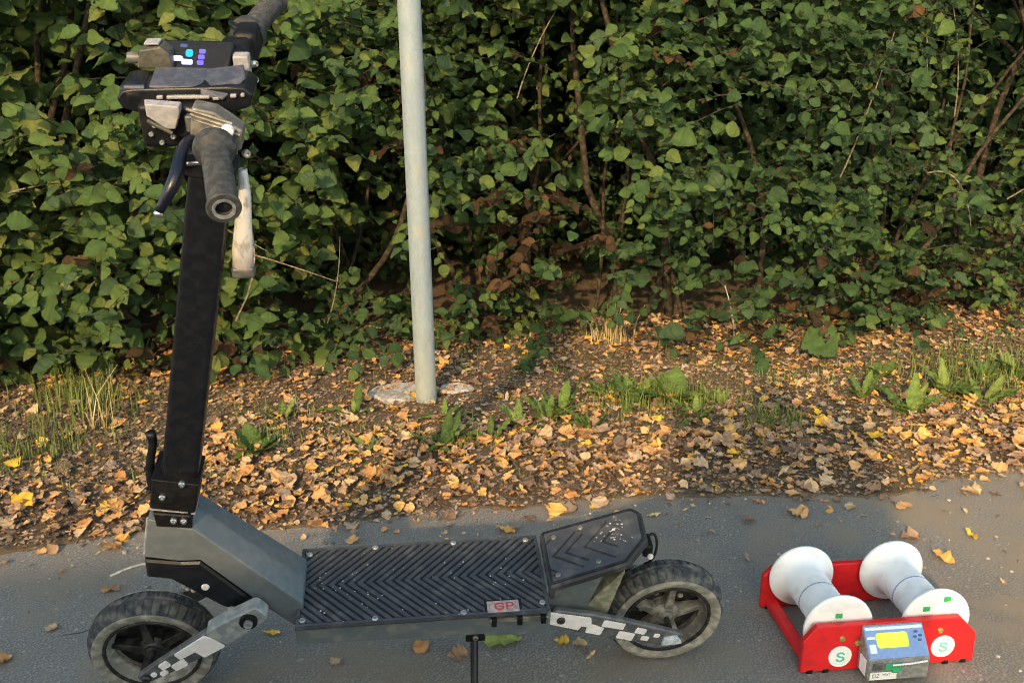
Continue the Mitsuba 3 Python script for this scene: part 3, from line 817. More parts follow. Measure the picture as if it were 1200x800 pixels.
def scatter_stuff():
    r = np.random.default_rng(91)
    ico = trimesh.creation.icosphere(subdivisions=0)
    Vs, Fs, Cs, o = [], [], [], 0
    for i in range(330):            # pale grit and bits of stone on the asphalt
        x = r.uniform(-1.9, 2.2); y = edge_y(x) - abs(r.normal(0, .45)) if r.random() < .6 else r.uniform(1.4, 2.6)
        if y > edge_y(x):
            continue
        s = r.uniform(.0018, .0055) * (1.6 if r.random() < .08 else 1)
        v = ico.vertices * s * r.uniform(.6, 1.3, 3) * [1, 1, .6]
        v = v @ rotm([0, 0, 1], r.uniform(0, 6)).T + [x, y, s * .3]
        c = np.array((.34, .32, .29)) * r.uniform(.4, 1.3)
        Vs.append(v); Fs.append(ico.faces + o); Cs.append(np.tile(c, (12, 1))); o += 12
    add('grit', (np.vstack(Vs), np.vstack(Fs)), 'crumb_mat', color=np.vstack(Cs), label='pale grit and tiny stones scattered on the asphalt', cat='grit', kind='stuff')
    Vs, Fs, Cs, o = [], [], [], 0
    for i in range(46000):           # leaf crumbs, bark and twig bits on the soil
        x = r.uniform(-2.4, 3.0); e = edge_y(x); y = e + (r.random() ** 1.2) * (hedge_y(x) + .3 - e) - .06 * r.random() - (r.exponential(.10) if r.random() < .06 else 0)
        s = r.uniform(.003, .012)
        z = max(float(verge_z(np.array(x), np.array(y))), 0) if y > e - .04 else 0
        v = np.array([[-1, -.4, 0], [.2, -.5, .2], [1, .1, 0], [-.2, .5, .25]]) * s
        R = rotm([0, 0, 1], r.uniform(0, 6.3)) @ rotm([1, 0, 0], r.normal(0, .5))
        v = v @ R.T + [x, y, z + .003]
        c = (DRY[int(r.choice([0, 1, 3, 4, 6, 9, 2, 7, 9, 3, 0]))] * .75 + .05) * r.uniform(.55, 1.15)
        Vs.append(v); Fs.append(np.array([[0, 1, 3], [1, 2, 3]]) + o); Cs.append(np.tile(c, (4, 1))); o += 4
    add('leaf_crumbs', (np.vstack(Vs), np.vstack(Fs)), 'leaf_dry', color=np.vstack(Cs), label='brown leaf crumbs and bark bits on the soil of the verge', cat='leaf litter', kind='stuff')
scatter_stuff()

# ------------------------------------------------------------------ pole and its footing
POLE = (-.300, 3.21)
k = thing('sign_post', 'pale grey round metal pole standing in the verge before the hedge', 'pole')
z0 = float(verge_z(np.array(POLE[0]), np.array(POLE[1])))
lean = np.array([-.013, .004, 1.0])
pts = [np.array([POLE[0], POLE[1], -.05]) + lean * t for t in np.linspace(0, 2.8, 15)]
add(k + '__tube', tube(pts, .0365, 40), 'pole_paint', smooth=40)
k = thing('footing', 'broken pale concrete footing slab half buried around the pole foot', 'concrete slab')
def slab(cx, cy, rx, ry, h, seed):
    r = np.random.default_rng(seed)
    a = np.linspace(0, 2 * math.pi, 14)[:-1]
    P = np.c_[cx + rx * np.cos(a) * (1 + .14 * r.standard_normal(13)), cy + ry * np.sin(a) * (1 + .14 * r.standard_normal(13))]
    return prism(P, -.04, h, .008)
add(k + '__slab', slab(-.39, 3.30, .13, .085, z0 + .004, 1), 'concrete')
add(k + '__slab', slab(-.20, 3.32, .065, .05, z0 + .008, 2), 'stone_pale')

# ------------------------------------------------------------------ the scooter (built upright in its own frame, then leant on its stand)
SM = np.eye(4)
SM[:3, :3] = np.array([[0.99323916, -0.11261691, 0.02816727], [0.11608602, 0.96355726, -0.24100093], [0, 0.24264139, 0.97011605]])
SM[:3, 3] = [-.17813, 1.76327, .004]
sc = thing('kick_scooter', 'dark grey electric kick scooter leaning on its kickstand on the asphalt', 'scooter')
def sp(name, m, bsdf, smooth=False, label=None, parent=None, **kw):
    m = m.copy()
    m.vertices = np.asarray(m.vertices) @ SM[:3, :3].T + SM[:3, 3]
    return add((parent or sc) + '__' + name, m, bsdf, smooth=smooth, label=label, **kw)

AX = N([math.sin(math.radians(12.76)), 0, math.cos(math.radians(12.76))])     # steering axis
FWD = np.array([-AX[2], 0, AX[0]])
SB = np.array([-.442, 0, .4965])
def on_axis(l, f=0, y=0):
    return SB + AX * l + FWD * f + np.array([0, y, 0])
def axis_box(l0, l1, f0, f1, y0, y1, r=.004):
    m = rbox([l0, f0, y0], [l1, f1, y1], r)
    B = np.stack([AX, FWD, [0, 1, 0]], 1)
    if np.linalg.det(B) < 0:
        m.invert()
    m.vertices = m.vertices @ B.T + SB
    return m

# frame: neck, deck body, bracket
neck = [hull([(-.505, s * .040, .410), (-.487, s * .036, .494), (-.413, s * .040, .474), (-.413, s * .006, .486), (-.391, s * .042, .372), (-.446, s * .040, .396)], .003) for s in (1,)]
head_pts = [(-.504, s * .042, .412) for s in (-1, 1)] + [(-.486, s * .036, .490) for s in (-1, 1)] + [(-.415, s * .044, .466) for s in (-1, 1)] + [(-.417, s * .004, .484) for s in (-1, 1)] + [(-.446, s * .043, .398) for s in (-1, 1)] + [(-.408, s * .043, .398) for s in (-1, 1)]
arm_pts = [(-.415, s * .044, .470) for s in (-1, 1)] + [(-.417, s * .004, .484) for s in (-1, 1)] + [(-.408, s * .043, .396) for s in (-1, 1)] + [(-.310, s * .045, .272) for s in (-1, 1)] + [(-.240, s * .055, .205) for s in (-1, 1)] + [(-.240, s * .055, .278) for s in (-1, 1)] + [(-.246, s * .006, .292) for s in (-1, 1)]
nm = tri(man(hull(head_pts, .004)) + man(hull(arm_pts, .004)))
sp('neck', nm, 'paint_grey', smooth=25, label='faceted grey neck sloping from the steering head to the deck')
seam = tube([(-.507, -.044, .415), (-.489, -.038, .496)], .0022, 6)
sp('neck_seam', seam, 'cast_grey')
br = prism([(-.507, .405), (-.446, .393), (-.411, .391), (-.317, .268), (-.314, .246), (-.335, .243), (-.387, .274), (-.469, .352), (-.510, .362)], -.050, .046, .004, 'xz')
sp('fork_bracket', br, 'black_paint', label='black bracket over the front wheel')
sp('bracket_bolt', screw((-.410, -.050, .330), (0, -1, 0), .0075, .004), 'sticker_white', parent=sc + '__fork_bracket')
deck_side = [(-.250, .205), (-.250, .252), (.232, .252), (.238, .248), (.238, .190), (.228, .186), (-.004, .199)]
sp('deck_body', prism(deck_side, -.097, .097, .005, 'xz'), 'paint_grey_dusty', label='grey deck body')
for x, z in ((-.235, .225), (.03, .222)):
    pass
# rubber mat with chevron ribs
W = .104
mat = prism([(-.249, -W), (.229, -W), (.236, -W + .012), (.236, W - .012), (.229, W), (-.249, W)], .2525, .2600, .003)
mk = sp('deck_mat', mat, 'rubber_mat', label='black ribbed rubber deck mat with chevron pattern')
ribs = []
win = sbox(-.240, -W + .009, .229, W - .009)
logo = sbox(.112, -.101, .178, -.069)
for i in range(-12, 32):
    x0 = -.26 + i * .0185
    v = LineString([(x0 + .135, -.135), (x0, 0), (x0 + .135, .135)]).buffer(.0037, cap_style=2, join_style=2)
    g = v.intersection(win).difference(logo.buffer(.003))
    if not g.is_empty:
        ribs.append(shape_mesh(g, .2595, .2632))
ribs.append(shape_mesh(sbox(-.2475, -W + .002, .2345, W - .002).difference(sbox(-.2415, -W + .008, .2285, W - .008)), .2595, .2635))
sp('rib_pattern', cat(ribs), 'rib_dusty', parent=mk)
for x, y in ((-.232, .085), (-.10, .094), (.06, .094), (.21, .090), (-.236, -.087), (-.10, -.094), (.068, -.094), (.222, -.082)):
    sp('bolt', screw((x, y, .262), (0, 0, 1), .0062, .0035), 'bolt_grey', parent=mk)
lp = sp('logo_plate', rbox([.114, -.100, .2595], [.176, -.071, .2645], .0015), 'logo_plate', parent=mk, label='small pinkish plate with red letters on the deck mat')
tx = meshkit.text_mesh('GP', .017, .0008, bold=True)
tx.vertices[:, 0] -= tx.bounds[:, 0].mean(); tx.vertices[:, 1] -= tx.bounds[:, 1].mean()
tx.vertices[:, 0] *= 1.25
tx.apply_translation([.147, -.0855, .2641])
sp('lettering', tx, 'red_print', parent=mk)
# dirt specks pressed into the mat
r = np.random.default_rng(17); sk = []
for i in range(60):
    x, y = r.uniform(-.24, .23), r.uniform(-.098, .098)
    if r.random() < .35: x, y = r.normal(-.17, .03), r.normal(-.005, .03)
    sk.append(trimesh.Trimesh(trimesh.creation.icosphere(subdivisions=0).vertices * r.uniform(.0006, .0017) * [1.3, 1, .5] + [x, y, .2635], trimesh.creation.icosphere(subdivisions=0).faces, process=False))
sp('dirt_specks', cat(sk), 'stone_pale', parent=mk, kind='stuff')
# charge port strip under the deck edge
sp('port_strip', rbox([.124, -.103, .236], [.226, -.098, .248], .001), 'rim_grey', label='small port strip with black clips under the deck edge')
for x in (.126, .176, .222):
    sp('port_clip', rbox([x - .005, -.109, .233], [x + .005, -.097, .252], .001), 'black_matte')
for x in (.122, .228):
    sp('port_screw', screw((x, -.1045, .246), (0, -1, 0), .0042, .003), 'steel_dull')

# raised rear footrest
FS = math.atan(.33)
def foot(p):      # from footrest plane coordinates (u along, y, h above plane) to the scooter frame
    p = np.atleast_2d(np.asarray(p, float))
    u, y, h = p[:, 0], p[:, 1], p[:, 2]
    return np.c_[.236 + u * math.cos(FS) - h * math.sin(FS), y, .294 + u * math.sin(FS) + h * math.cos(FS)]
def fmesh(m):
    m = m.copy(); m.vertices = foot(m.vertices); return m
outl = [(0, -.078), (.158, -.076), (.207, -.030), (.212, .045), (.200, .062), (.190, .066), (.006, .072), (0, .066)]
fk = sp('footrest', fmesh(prism(outl, -.014, .004, .004)), 'rubber', label='black raised rear footrest pad with chevrons')
rim = Polygon(outl).buffer(-.004).difference(Polygon(outl).buffer(-.009))
sp('front_step', rbox([.2365, -.076, .262], [.248, .066, .296], .004), 'rubber', parent=fk)
sp('pad_rim', fmesh(shape_mesh(rim, .003, .0075)), 'rubber_mat', parent=fk)
gs = []
for x0, l in ((.020, .060), (.046, .045), (.085, .060), (.122, .030)):
    gs.append(LineString([(x0 + l * .9, -.004 - l * .82), (x0, -.004), (x0 + l * .9, -.004 + l * .82)]).buffer(.0027, cap_style=2, join_style=2))
for a, b in (((.006, -.034), (.020, -.046)), ((.008, .030), (.020, .042)), ((.012, -.052), (.022, -.060))):
    gs.append(LineString([a, b]).buffer(.0022, cap_style=2))
pad = Polygon(outl).buffer(-.0095).difference(shapely.union_all(gs))
sp('pad_surface', fmesh(shape_mesh(pad, .003, .0062)), 'rib_dusty', parent=fk, label='dusty grey tread of the footrest with cut chevrons')
for u, y in ((.028, .045), (.085, .050), (.022, -.056), (.105, -.052)):
    sp('bolt', fmesh(screw((u, y, .006), (0, 0, 1), .0055, .003)), 'steel_dull', parent=fk)
sk = []
for i in range(42):
    u, y = r.normal(.150, .016), r.normal(.018, .026)
    sk.append(trimesh.Trimesh(trimesh.creation.icosphere(subdivisions=0).vertices * r.uniform(.0008, .0022) * [1.3, 1, .5] + foot([[u, y, .0068]])[0], trimesh.creation.icosphere(subdivisions=0).faces, process=False))
sp('grit_specks', cat(sk), 'stone_pale', parent=fk, kind='stuff')
sp('footrest_support', tri(man(hull([(x, s * .058, z) for s in (-1, 1) for x, z in ((.226, .195), (.240, .278), (.290, .296), (.345, .312), (.306, .195))], .003))), 'paint_grey_dusty', label='grey support under the footrest')
sp('tyre_guard', hull([(x, s * .053, z) for s in (-1, 1) for x, z in ((.386, .302), (.302, .196), (.358, .180), (.356, .250))], .002), 'olive_guard', label='dusty olive guard in front of the rear tyre')
tl = sp('tail_light', rbox([.432, -.018, .300], [.452, .022, .330], .005), 'black_matte', label='small black tail light behind the footrest')
sp('lens', screw((.446, -.021, .306), (.3, -1, .2), .006, .004), 'sticker_white', parent=tl)
sp('light_wire', tube([(.452, .02, .325), (.466, .015, .318), (.462, .0, .290), (.44, -.005, .27)], .003, 6, smooth_n=12), 'black_matte')

# wheels
def tread_mod(th, h, r):
    k = (np.floor(th / (2 * np.pi) * 46) % 2)
    zig = (np.sin(th * 46 + np.sign(h) * 1.4) > .55) & (np.abs(h) > .006) & (r > .115)
    mid = (np.abs(h) < .0022) & (r > .12)
    return np.where(zig, -.0024, 0) + np.where(mid, -.002, 0)
def wheel(name, cx, cz, rim_bsdf, spoke_bsdf, label, a0, nsp):
    c = (cx, 0, cz)
    wk = name
    R = .1275
    hs = np.array([-.030, -.027, -.0225, -.018, -.013, -.007, -.0045, -.0018, .0018, .0045, .007, .013, .018, .0225, .027, .030])
    tp = [(R - .0125 * (abs(h) / .030) ** 2.6, h) for h in hs]
    prof = [(.113, -.0335)] + tp + [(.113, .0335), (.10, .024), (.10, -.024)]
    ty = sp(wk + '__tyre', lathe(prof, 'y', 276, c, True, tread_mod), 'tread_rubber', smooth=20, label=f'worn black tyre of the {label}')
    for s in (-1, 1):
        pr = [(.0925, s * .027), (.096, s * .0305), (.102, s * .0335), (.108, s * .0350), (.1125, s * .0345), (.1145, s * .0335), (.114, s * .029), (.095, s * .022)]
        m = lathe(pr, 'y', 120, c)
        sp('sidewall', m, 'sidewall_dusty', smooth=40, parent=ty if ty.count('__') < 3 else None)
    rk = sp(wk + '__rim', cat([lathe([(.0935, s * .0285), (.0900, s * .0300), (.0885, s * .0285), (.086, s * .018), (.080, s * .010), (.077, s * .006), (.077, s * .001), (.082, s * .001), (.0935, s * .022)], 'y', 96, c) for s in (-1, 1)]), rim_bsdf, smooth=35)
    sp('bead', lathe([(.0945, -.0285), (.0925, -.0325), (.0885, -.0320), (.0870, -.028), (.0890, -.0265)], 'y', 96, c), 'wheel_dark', smooth=40, parent=rk)
    sp('back_disc', lathe([(.0001, .010), (.079, .010), (.079, .013), (.0001, .013)], 'y', 64, c, False), 'wheel_dark', smooth=20, parent=rk)
    for i in range(nsp):
        a = a0 + 2 * math.pi * i / nsp
        d = np.array([math.cos(a), 0, math.sin(a)]); t = np.array([-d[2], 0, d[0]]); C = np.array(c)
        pts = [C + d * .022 + t * s * .008 + np.array([0, y, 0]) for s in (-1, 1) for y in (-.018, .006)] + [C + d * .081 + t * s * .0045 + np.array([0, y, 0]) for s in (-1, 1) for y in (-.010, .004)]
        sp('spoke', hull(pts, .0015), spoke_bsdf, parent=rk)
    hk = sp(wk + '__hub', lathe([(.0001, -.026), (.010, -.026), (.014, -.023), (.019, -.023), (.021, -.020), (.024, -.018), (.030, -.012), (.030, .020), (.0001, .020)], 'y', 40, c, False), rim_bsdf if rim_bsdf == 'rim_grey' else 'wheel_dark', smooth=30)
    sp(wk + '__axle', cyl((cx, -.088, cz), (cx, .088, cz), .006, 14), 'wheel_dark', smooth=30)
wheel('rear_wheel', .498, .1275, 'rim_grey', 'rim_grey', 'rear wheel', .15, 5)
wheel('front_wheel', -.5414, .1305, 'rim_pale', 'wheel_dark', 'front wheel', .5, 5)
# grime blocks seen inside the rear wheel: brake disc
sp('brake_disc', lathe([(.030, .014), (.068, .014), (.068, .016), (.030, .016)], 'y', 60, (.498, 0, .1275)), 'wheel_dark', smooth=20)
for a in np.arange(5) * 1.2566 + .7:
    sp('disc_bolt', screw((.498 + .046 * math.cos(a), .009, .1275 + .046 * math.sin(a)), (0, -1, 0), .006, .004), 'rim_pale')

# rear swing arms with check decals
def arm_map(p0, p1, y):
    p0, p1 = np.array(p0), np.array(p1); L = np.linalg.norm(p1 - p0); d = (p1 - p0) / L; n = np.array([-d[1], d[0]])
    if n[1] < 0: n = -n
    return (lambda t, w: p0 + d * (t * L) + n * w), L
def rounded(poly, r):
    g = Polygon(poly).buffer(-r, join_style=1)
    while g.is_empty or g.geom_type != 'Polygon':
        r *= .6
        g = Polygon(poly).buffer(-r, join_style=1)
    return list(g.buffer(r, quad_segs=4).exterior.coords)[:-1]
RP, RA = (.256, .217), (.497, .134)
am, L = arm_map(RP, RA, 0)
o = Polygon([tuple(am(t, w)) for t, w in ((-.07, .022), (.25, .029), (.55, .027), (.90, .022), (1.06, .018), (1.06, -.020), (.85, -.024), (.5, -.029), (.2, -.027), (-.07, -.020))]).buffer(-.012).buffer(.012, quad_segs=5)
for s, lab in ((-1, 'dark grey rear swing arm with white check decals'), (1, None)):
    y0, y1 = (-.088, -.074) if s < 0 else (.074, .088)
    ak = sp('swing_arm', prism(list(o.exterior.coords)[:-1], y0, y1, .003, 'xz'), 'arm_grey', label=lab)
    if s < 0:
        D = [[(-.10, .016), (.24, .021), (.27, .004), (.33, .003), (.33, -.004), (.20, -.006), (.19, -.018), (-.10, -.015)], [(.245, .001), (.385, .001), (.385, -.021), (.255, -.021)], [(.355, .021), (.54, .021), (.54, .004), (.355, .003)],
             [(.52, -.001), (.66, -.001), (.66, -.022), (.52, -.021)], [(.645, .017), (.735, .016), (.735, .001), (.645, .001)], [(.725, -.003), (.79, -.003), (.79, -.015), (.725, -.015)], [(.815, .009), (.865, .009), (.865, -.001), (.815, -.001)]]
        for q in D:
            g = rounded([tuple(am(*p)) for p in q], .0024)
            sp('check_square', prism(g, -.0892, -.0872, .0003, 'xz'), 'sticker_white', parent=ak)
        sp('pivot_bolt', screw((RP[0] + .004, -.0885, RP[1]), (0, -1, 0), .0085, .006), 'wheel_dark', parent=ak)
        sp('end_cap', hull([(x, y, z) for y in (-.093, -.086) for x, z in ((RA[0] - .020, RA[1] + .010), (RA[0] + .004, RA[1] + .012), (RA[0] + .014, RA[1] - .004), (RA[0] - .024, RA[1] - .006))], .002), 'cap_pale_blue', parent=ak, label='pale blue scuffed cap at the axle end')
sp('pivot_shaft', cyl((RP[0], -.08, RP[1]), (RP[0], .08, RP[1]), .010, 16), 'arm_grey')

# front trailing arms
FP, FA = (-.333, .277), (-.5414, .1335)
am2, L2 = arm_map(FP, FA, 0)
o2 = Polygon([tuple(am2(t, w)) for t, w in ((-.10, .018), (.12, .024), (.42, .024), (.85, .018), (1.06, .013), (1.06, -.013), (.85, -.020), (.36, -.028), (.10, -.026), (-.10, -.020))]).buffer(-.01).buffer(.01, quad_segs=5)
for s, lab in ((-1, 'dark grey front arm with white check decals'), (1, None)):
    y0, y1 = (-.088, -.074) if s < 0 else (.074, .088)
    ak = sp('trailing_arm', prism(list(o2.exterior.coords)[:-1], y0, y1, .003, 'xz'), 'arm_grey', label=lab)
    lk = Polygon([tuple(am2(t, w)) for t, w in ((-.13, .018), (.12, .024), (.36, .026), (.30, -.029), (.10, -.026), (-.13, -.020))]).buffer(-.012).buffer(.012, quad_segs=5)
    sp('arm_link', prism(list(lk.exterior.coords)[:-1], *((-.0905, -.060) if s < 0 else (.060, .0905)), .003, 'xz'), 'cast_grey', parent=ak, label='light grey cast link at the arm pivot')
    if s < 0:
        D = [[(.33, .004), (.36, .020), (.66, .017), (.66, .000), (.52, -.001), (.51, -.024), (.315, -.026)], [(.645, -.003), (.765, -.003), (.765, -.019), (.655, -.020)], [(.755, .014), (.835, .013), (.835, -.001), (.755, -.001)],
             [(.825, -.004), (.885, -.004), (.885, -.014), (.825, -.014)], [(.905, .004), (.945, .004), (.945, -.005), (.905, -.005)]]
        for q in D:
            g = rounded([tuple(am2(*p)) for p in q], .002)
            sp('check_square', prism(g, -.0918, -.0868, .0003, 'xz'), 'sticker_white', parent=ak)
        sp('axle_nut', screw((FA[0], -.0885, FA[1]), (0, -1, 0), .0095, .006), 'wheel_dark', parent=ak)
        sp('pivot_ring', lathe([(.009, -.0975), (.0165, -.0975), (.0165, -.088), (.009, -.088)], 'y', 24, (FP[0], 0, FP[1])), 'black_matte', smooth=30, parent=ak)
        sp('pivot_bolt', lathe([(.0001, -.1045), (.0085, -.1045), (.0085, -.089), (.0001, -.089)], 'y', 6, (FP[0], 0, FP[1]), False), 'bolt_grey', parent=ak)
sp('front_pivot_shaft', cyl((FP[0], -.07, FP[1]), (FP[0], .07, FP[1]), .012, 16), 'wheel_dark')
sp('mudguard_stay', tube([(-.512, -.02, .368), (-.545, -.01, .352), (-.592, 0, .322)], .0028, 6, smooth_n=8), 'cast_grey', smooth=True)
sp('stay_screw', rbox([-.505, -.03, .345], [-.49, 0, .368], .003), 'black_matte')
add_mud = []
r = np.random.default_rng(23)
for i in range(26):
    t = r.random()
    p = np.array([-.46 + .13 * t, r.uniform(-.05, -.02), .332 - .095 * t + r.normal(0, .004)])
    add_mud.append(trimesh.Trimesh(trimesh.creation.icosphere(subdivisions=1).vertices * r.uniform(.003, .009, 3) + p, trimesh.creation.icosphere(subdivisions=1).faces, process=False))
sp('dried_mud', cat(add_mud), 'rim_pale', kind='stuff', label='pale dried mud caked between front tyre and bracket')

# kickstand
ks = sp('kickstand', tube([(.090, -.075, .200), (.086, -.14, .118), (.081, -.208, .060)], [.008, .0075, .007], 10, smooth_n=10), 'black_paint', smooth=True, label='black kickstand')
sp('foot', hull([(.081 + a, -.208 + b, .058 + c) for a in (-.008, .008) for b in (-.012, .012) for c in (-.004, .006)], .002), 'rubber', parent=ks)
sp('stand_bracket', rbox([.072, -.098, .182], [.110, -.070, .204], .003), 'black_matte', parent=ks)
sp('stand_bolt', screw((.091, -.099, .195), (0, -1, 0), .006, .004), 'steel_dull', parent=ks)

# steering column
ck = sp('clamp', tri(man(axis_box(-.035, .012, -.030, .034, -.036, .036, .004)) + man(axis_box(.012, .080, -.034, .044, -.040, .040, .005))), 'black_matte', smooth=20, label='black folding clamp at the stem foot with silver bolts')
sp('clamp_ring', axis_box(.076, .081, -.035, .045, -.041, .041, .002), 'black_matte', parent=ck)
sp('clamp_seam', axis_box(.0105, .0125, -.0345, .0445, -.0405, .0405, .0008), 'cast_grey', parent=ck)
sp('tongue', prism([(-.475, .514), (-.413, .503), (-.414, .473), (-.474, .482)], -.0475, -.034, .002, 'xz'), 'black_matte', parent=ck)
for p in ((-.455, .545), (-.442, .496), (-.425, .494), (-.418, .572)):
    sp('bolt', screw((p[0], -.040 if p[1] > .51 else -.0478, p[1]), (0, -1, 0), .0062, .006), 'steel', parent=ck)
lv = sp('latch_lever', tube([on_axis(.03, .046), on_axis(.085, .054), on_axis(.118, .052), on_axis(.15, .058)], [.009, .0075, .007, .009], 8, smooth_n=14), 'black_paint', smooth=True, label='black latch lever rising beside the stem')
sp('stem', tri(man(axis_box(.060, .665, -.0300, .0315, -.026, .026, .009))), 'black_paint', smooth=30, label='plain black rectangular stem tube')
sp('stem_collar', axis_box(.648, .675, -.036, .036, -.029, .029, .005), 'black_matte', smooth=30, label='black collar at the top of the stem')
sp('stem_head', axis_box(.670, .775, -.020, .020, -.020, .020, .008), 'black_matte', smooth=30)
# bright curved metal strap behind the stem
sec = []
for l, f, wv in ((.690, -.030, .011), (.640, -.050, .013), (.560, -.060, .015), (.500, -.060, .016), (.466, -.056, .015)):
    sec.append((on_axis(l, f - .012), wv))
strap_pts = [(-.256, .008, 1.130), (-.257, .004, 1.09), (-.264, .0, 1.045), (-.269, -.002, 1.005), (-.272, -.002, .972)]
V, F = [], []
for i, p in enumerate(np.array(strap_pts)):
    wv = [.0075, .010, .0135, .016, .0165][i]
    for a in np.linspace(0, 2 * np.pi, 17)[:-1]:
        V.append(p + np.array([wv * math.cos(a), .010 * math.sin(a), 0]))
for i in range(len(strap_pts) - 1):
    for j in range(16):
        q = (j + 1) % 16
        F += [[i * 16 + j, i * 16 + q, i * 16 + 16 + q], [i * 16 + j, i * 16 + 16 + q, i * 16 + 16 + j]]
V += [np.array(strap_pts[0]), np.array(strap_pts[-1])]
for j in range(16):
    q = (j + 1) % 16
    F += [[len(V) - 2, q, j], [len(V) - 1, 64 + j, 64 + q]]
def strap_worn(p, n, uv):
    a = fbm(p.x * 130, p.y * 130, p.z * 60, 4)
    c = mix((.60, .595, .59), (.30, .30, .27), smoothstep(.52, .80, a))
    return mix(c, (.22, .16, .13), smoothstep(.99, .93, p.z) * .8 * (.5 + a))
prin('strap_metal', proc(strap_worn), .35, .2)
st = sp('strap', trimesh.Trimesh(V, F, process=False), 'strap_metal', smooth=True, label='scuffed bright metal strap hanging behind the stem')
sp('strap_tip', rbox([-.290, -.013, .956], [-.254, .011, .976], .006), 'arm_grey', smooth=30, parent=st)

# handlebar: swept back, tilted a little
BC = np.array([-.272, 0, 1.248])
bn, bf = np.array([-.234, -.294, 1.207]), np.array([-.214, .290, 1.308])
bi_n, bi_f = np.array([-.262, -.150, 1.232]), np.array([-.250, .165, 1.283])
hb = sp('handlebar', tube([bn + (bi_n - bn) * .05, bi_n, BC, bi_f, bf], .011, 16, smooth_n=24), 'black_paint', smooth=40)
def grip(end, inner, lab):
    d = N(inner - end); L = np.linalg.norm(inner - end)
    prof = [(.0105, 0), (.0195, .000), (.0212, .003), (.0205, .007), (.0185, .010)]
    n = 22
    for i in range(n):
        l = .013 + (L - .045) * i / (n - 1)
        prof += [(.0178, l), (.0186, l + .0018), (.0186, l + .0034), (.0178, l + .0042)]
    prof += [(.0195, L - .025), (.0265, L - .018), (.0280, L - .010), (.0265, L - .002), (.018, L), (.0105, L), (.0105, .02)]
    m = lathe(prof, 'z', 40)
    m.apply_transform(trimesh.geometry.align_vectors([0, 0, 1], d)); m.apply_translation(end)
    k = sp('grip', m, 'grip_rubber', smooth=25, label=lab)
    hm = lathe([(.0001, .022), (.0106, .022), (.0106, .020), (.0001, .020)], 'z', 20)
    hm.apply_transform(trimesh.geometry.align_vectors([0, 0, 1], d)); hm.apply_translation(end)
    sp('grip_plug', hm, 'black_matte', parent=k)
    ring = lathe([(.0103, -.0006), (.0140, -.0012), (.0140, .002), (.0103, .002)], 'z', 24)
    ring.apply_transform(trimesh.geometry.align_vectors([0, 0, 1], d)); ring.apply_translation(end)
    sp('grip_end_ring', ring, 'bolt_grey', smooth=20, parent=k)
    return k
grip(bn, bi_n, 'grey ribbed rubber grip pointing at the camera with open bar end')
grip(bf, bi_f, 'grey rubber grip at the far end of the handlebar')
# near side: clamp, brake lever, switch block
cl = sp('lever_clamp', hull([(x, y, z) for y in (-.120, -.092) for x, z in ((-.292, 1.236), (-.286, 1.268), (-.262, 1.262), (-.232, 1.238), (-.236, 1.216), (-.262, 1.212))], .004), 'steel_dull', smooth=30, label='dull silver brake lever clamp on the near bar')
for i in range(3):
    sp('clamp_fin', tube([(-.296 + .004 * i, -.122, 1.270 - .007 * i), (-.240 + .004 * i, -.124, 1.250 - .008 * i)], .0024, 6), 'steel_dull', parent=cl)
sp('clamp_arc', lathe([(.019, -.004), (.024, -.004), (.024, .004), (.019, .004)], 'y', 30, (-.268, -.122, 1.222)), 'steel_dull', smooth=30, parent=cl)
sp('clamp_knob', lathe([(.0001, -.138), (.006, -.138), (.0082, -.136), (.0085, -.128), (.0001, -.128)], 'y', 24, (-.246, 0, 1.243), False), 'sticker_white', smooth=40, parent=cl, label='white round knob on the silver clamp')
sp('clamp_bolt', screw((-.228, -.115, 1.205), (.4, -1, .2), .006, .006), 'steel', parent=cl)
bl = sp('brake_lever', tube([(-.285, -.115, 1.228), (-.302, -.145, 1.226), (-.304, -.185, 1.214), (-.312, -.205, 1.196), (-.330, -.212, 1.168)], [.0075, .008, .0095, .009, .006], 10, smooth_n=18), 'navy_paint', smooth=True, label='dark blue brake lever with silver tip')
sp('lever_tip', trimesh.creation.icosphere(subdivisions=2, radius=.0062).apply_translation([-.331, -.213, 1.165]), 'steel', smooth=True, parent=bl)
sp('lever_pin', cyl((-.315, -.128, 1.216), (-.275, -.128, 1.212), .0035, 10), 'steel', smooth=30, parent=bl)
sp('lever_pin', cyl((-.312, -.135, 1.200), (-.280, -.132, 1.200), .003, 10), 'steel', smooth=30, parent=bl)
sb = sp('switch_block', tri(man(rbox([-.366, -.092, 1.205], [-.318, -.040, 1.266], .008)) + man(rbox([-.330, -.088, 1.212], [-.276, -.035, 1.262], .008))), 'black_matte', smooth=30, label='black switch block below the display')
wb = hull([(x, y, z) for y, ex in ((-.102, 0), (-.085, .004)) for x, z in ((-.350 - ex, 1.269), (-.311, 1.265), (-.311, 1.259), (-.319, 1.238), (-.328, 1.238), (-.350 - ex, 1.255))], .002)
sp('pale_cover', wb, 'pale_plastic', parent=sb, label='pale grey wedge shaped cover')
sp('cover_rib', tube([(-.352, -.105, 1.249), (-.322, -.105, 1.231)], .0028, 6), 'tan_plastic', parent=sb)
sp('button', rbox([-.306, -.098, 1.228], [-.286, -.084, 1.252], .004), 'arm_grey', smooth=30, parent=sb)
for p in ((-.352, -.094, 1.226), (-.340, -.094, 1.214), (-.324, -.094, 1.222), (-.346, -.094, 1.238)):
    sp('small_screw', screw(p, (0, -1, .2), .0035, .003), 'bolt_grey', parent=sb)
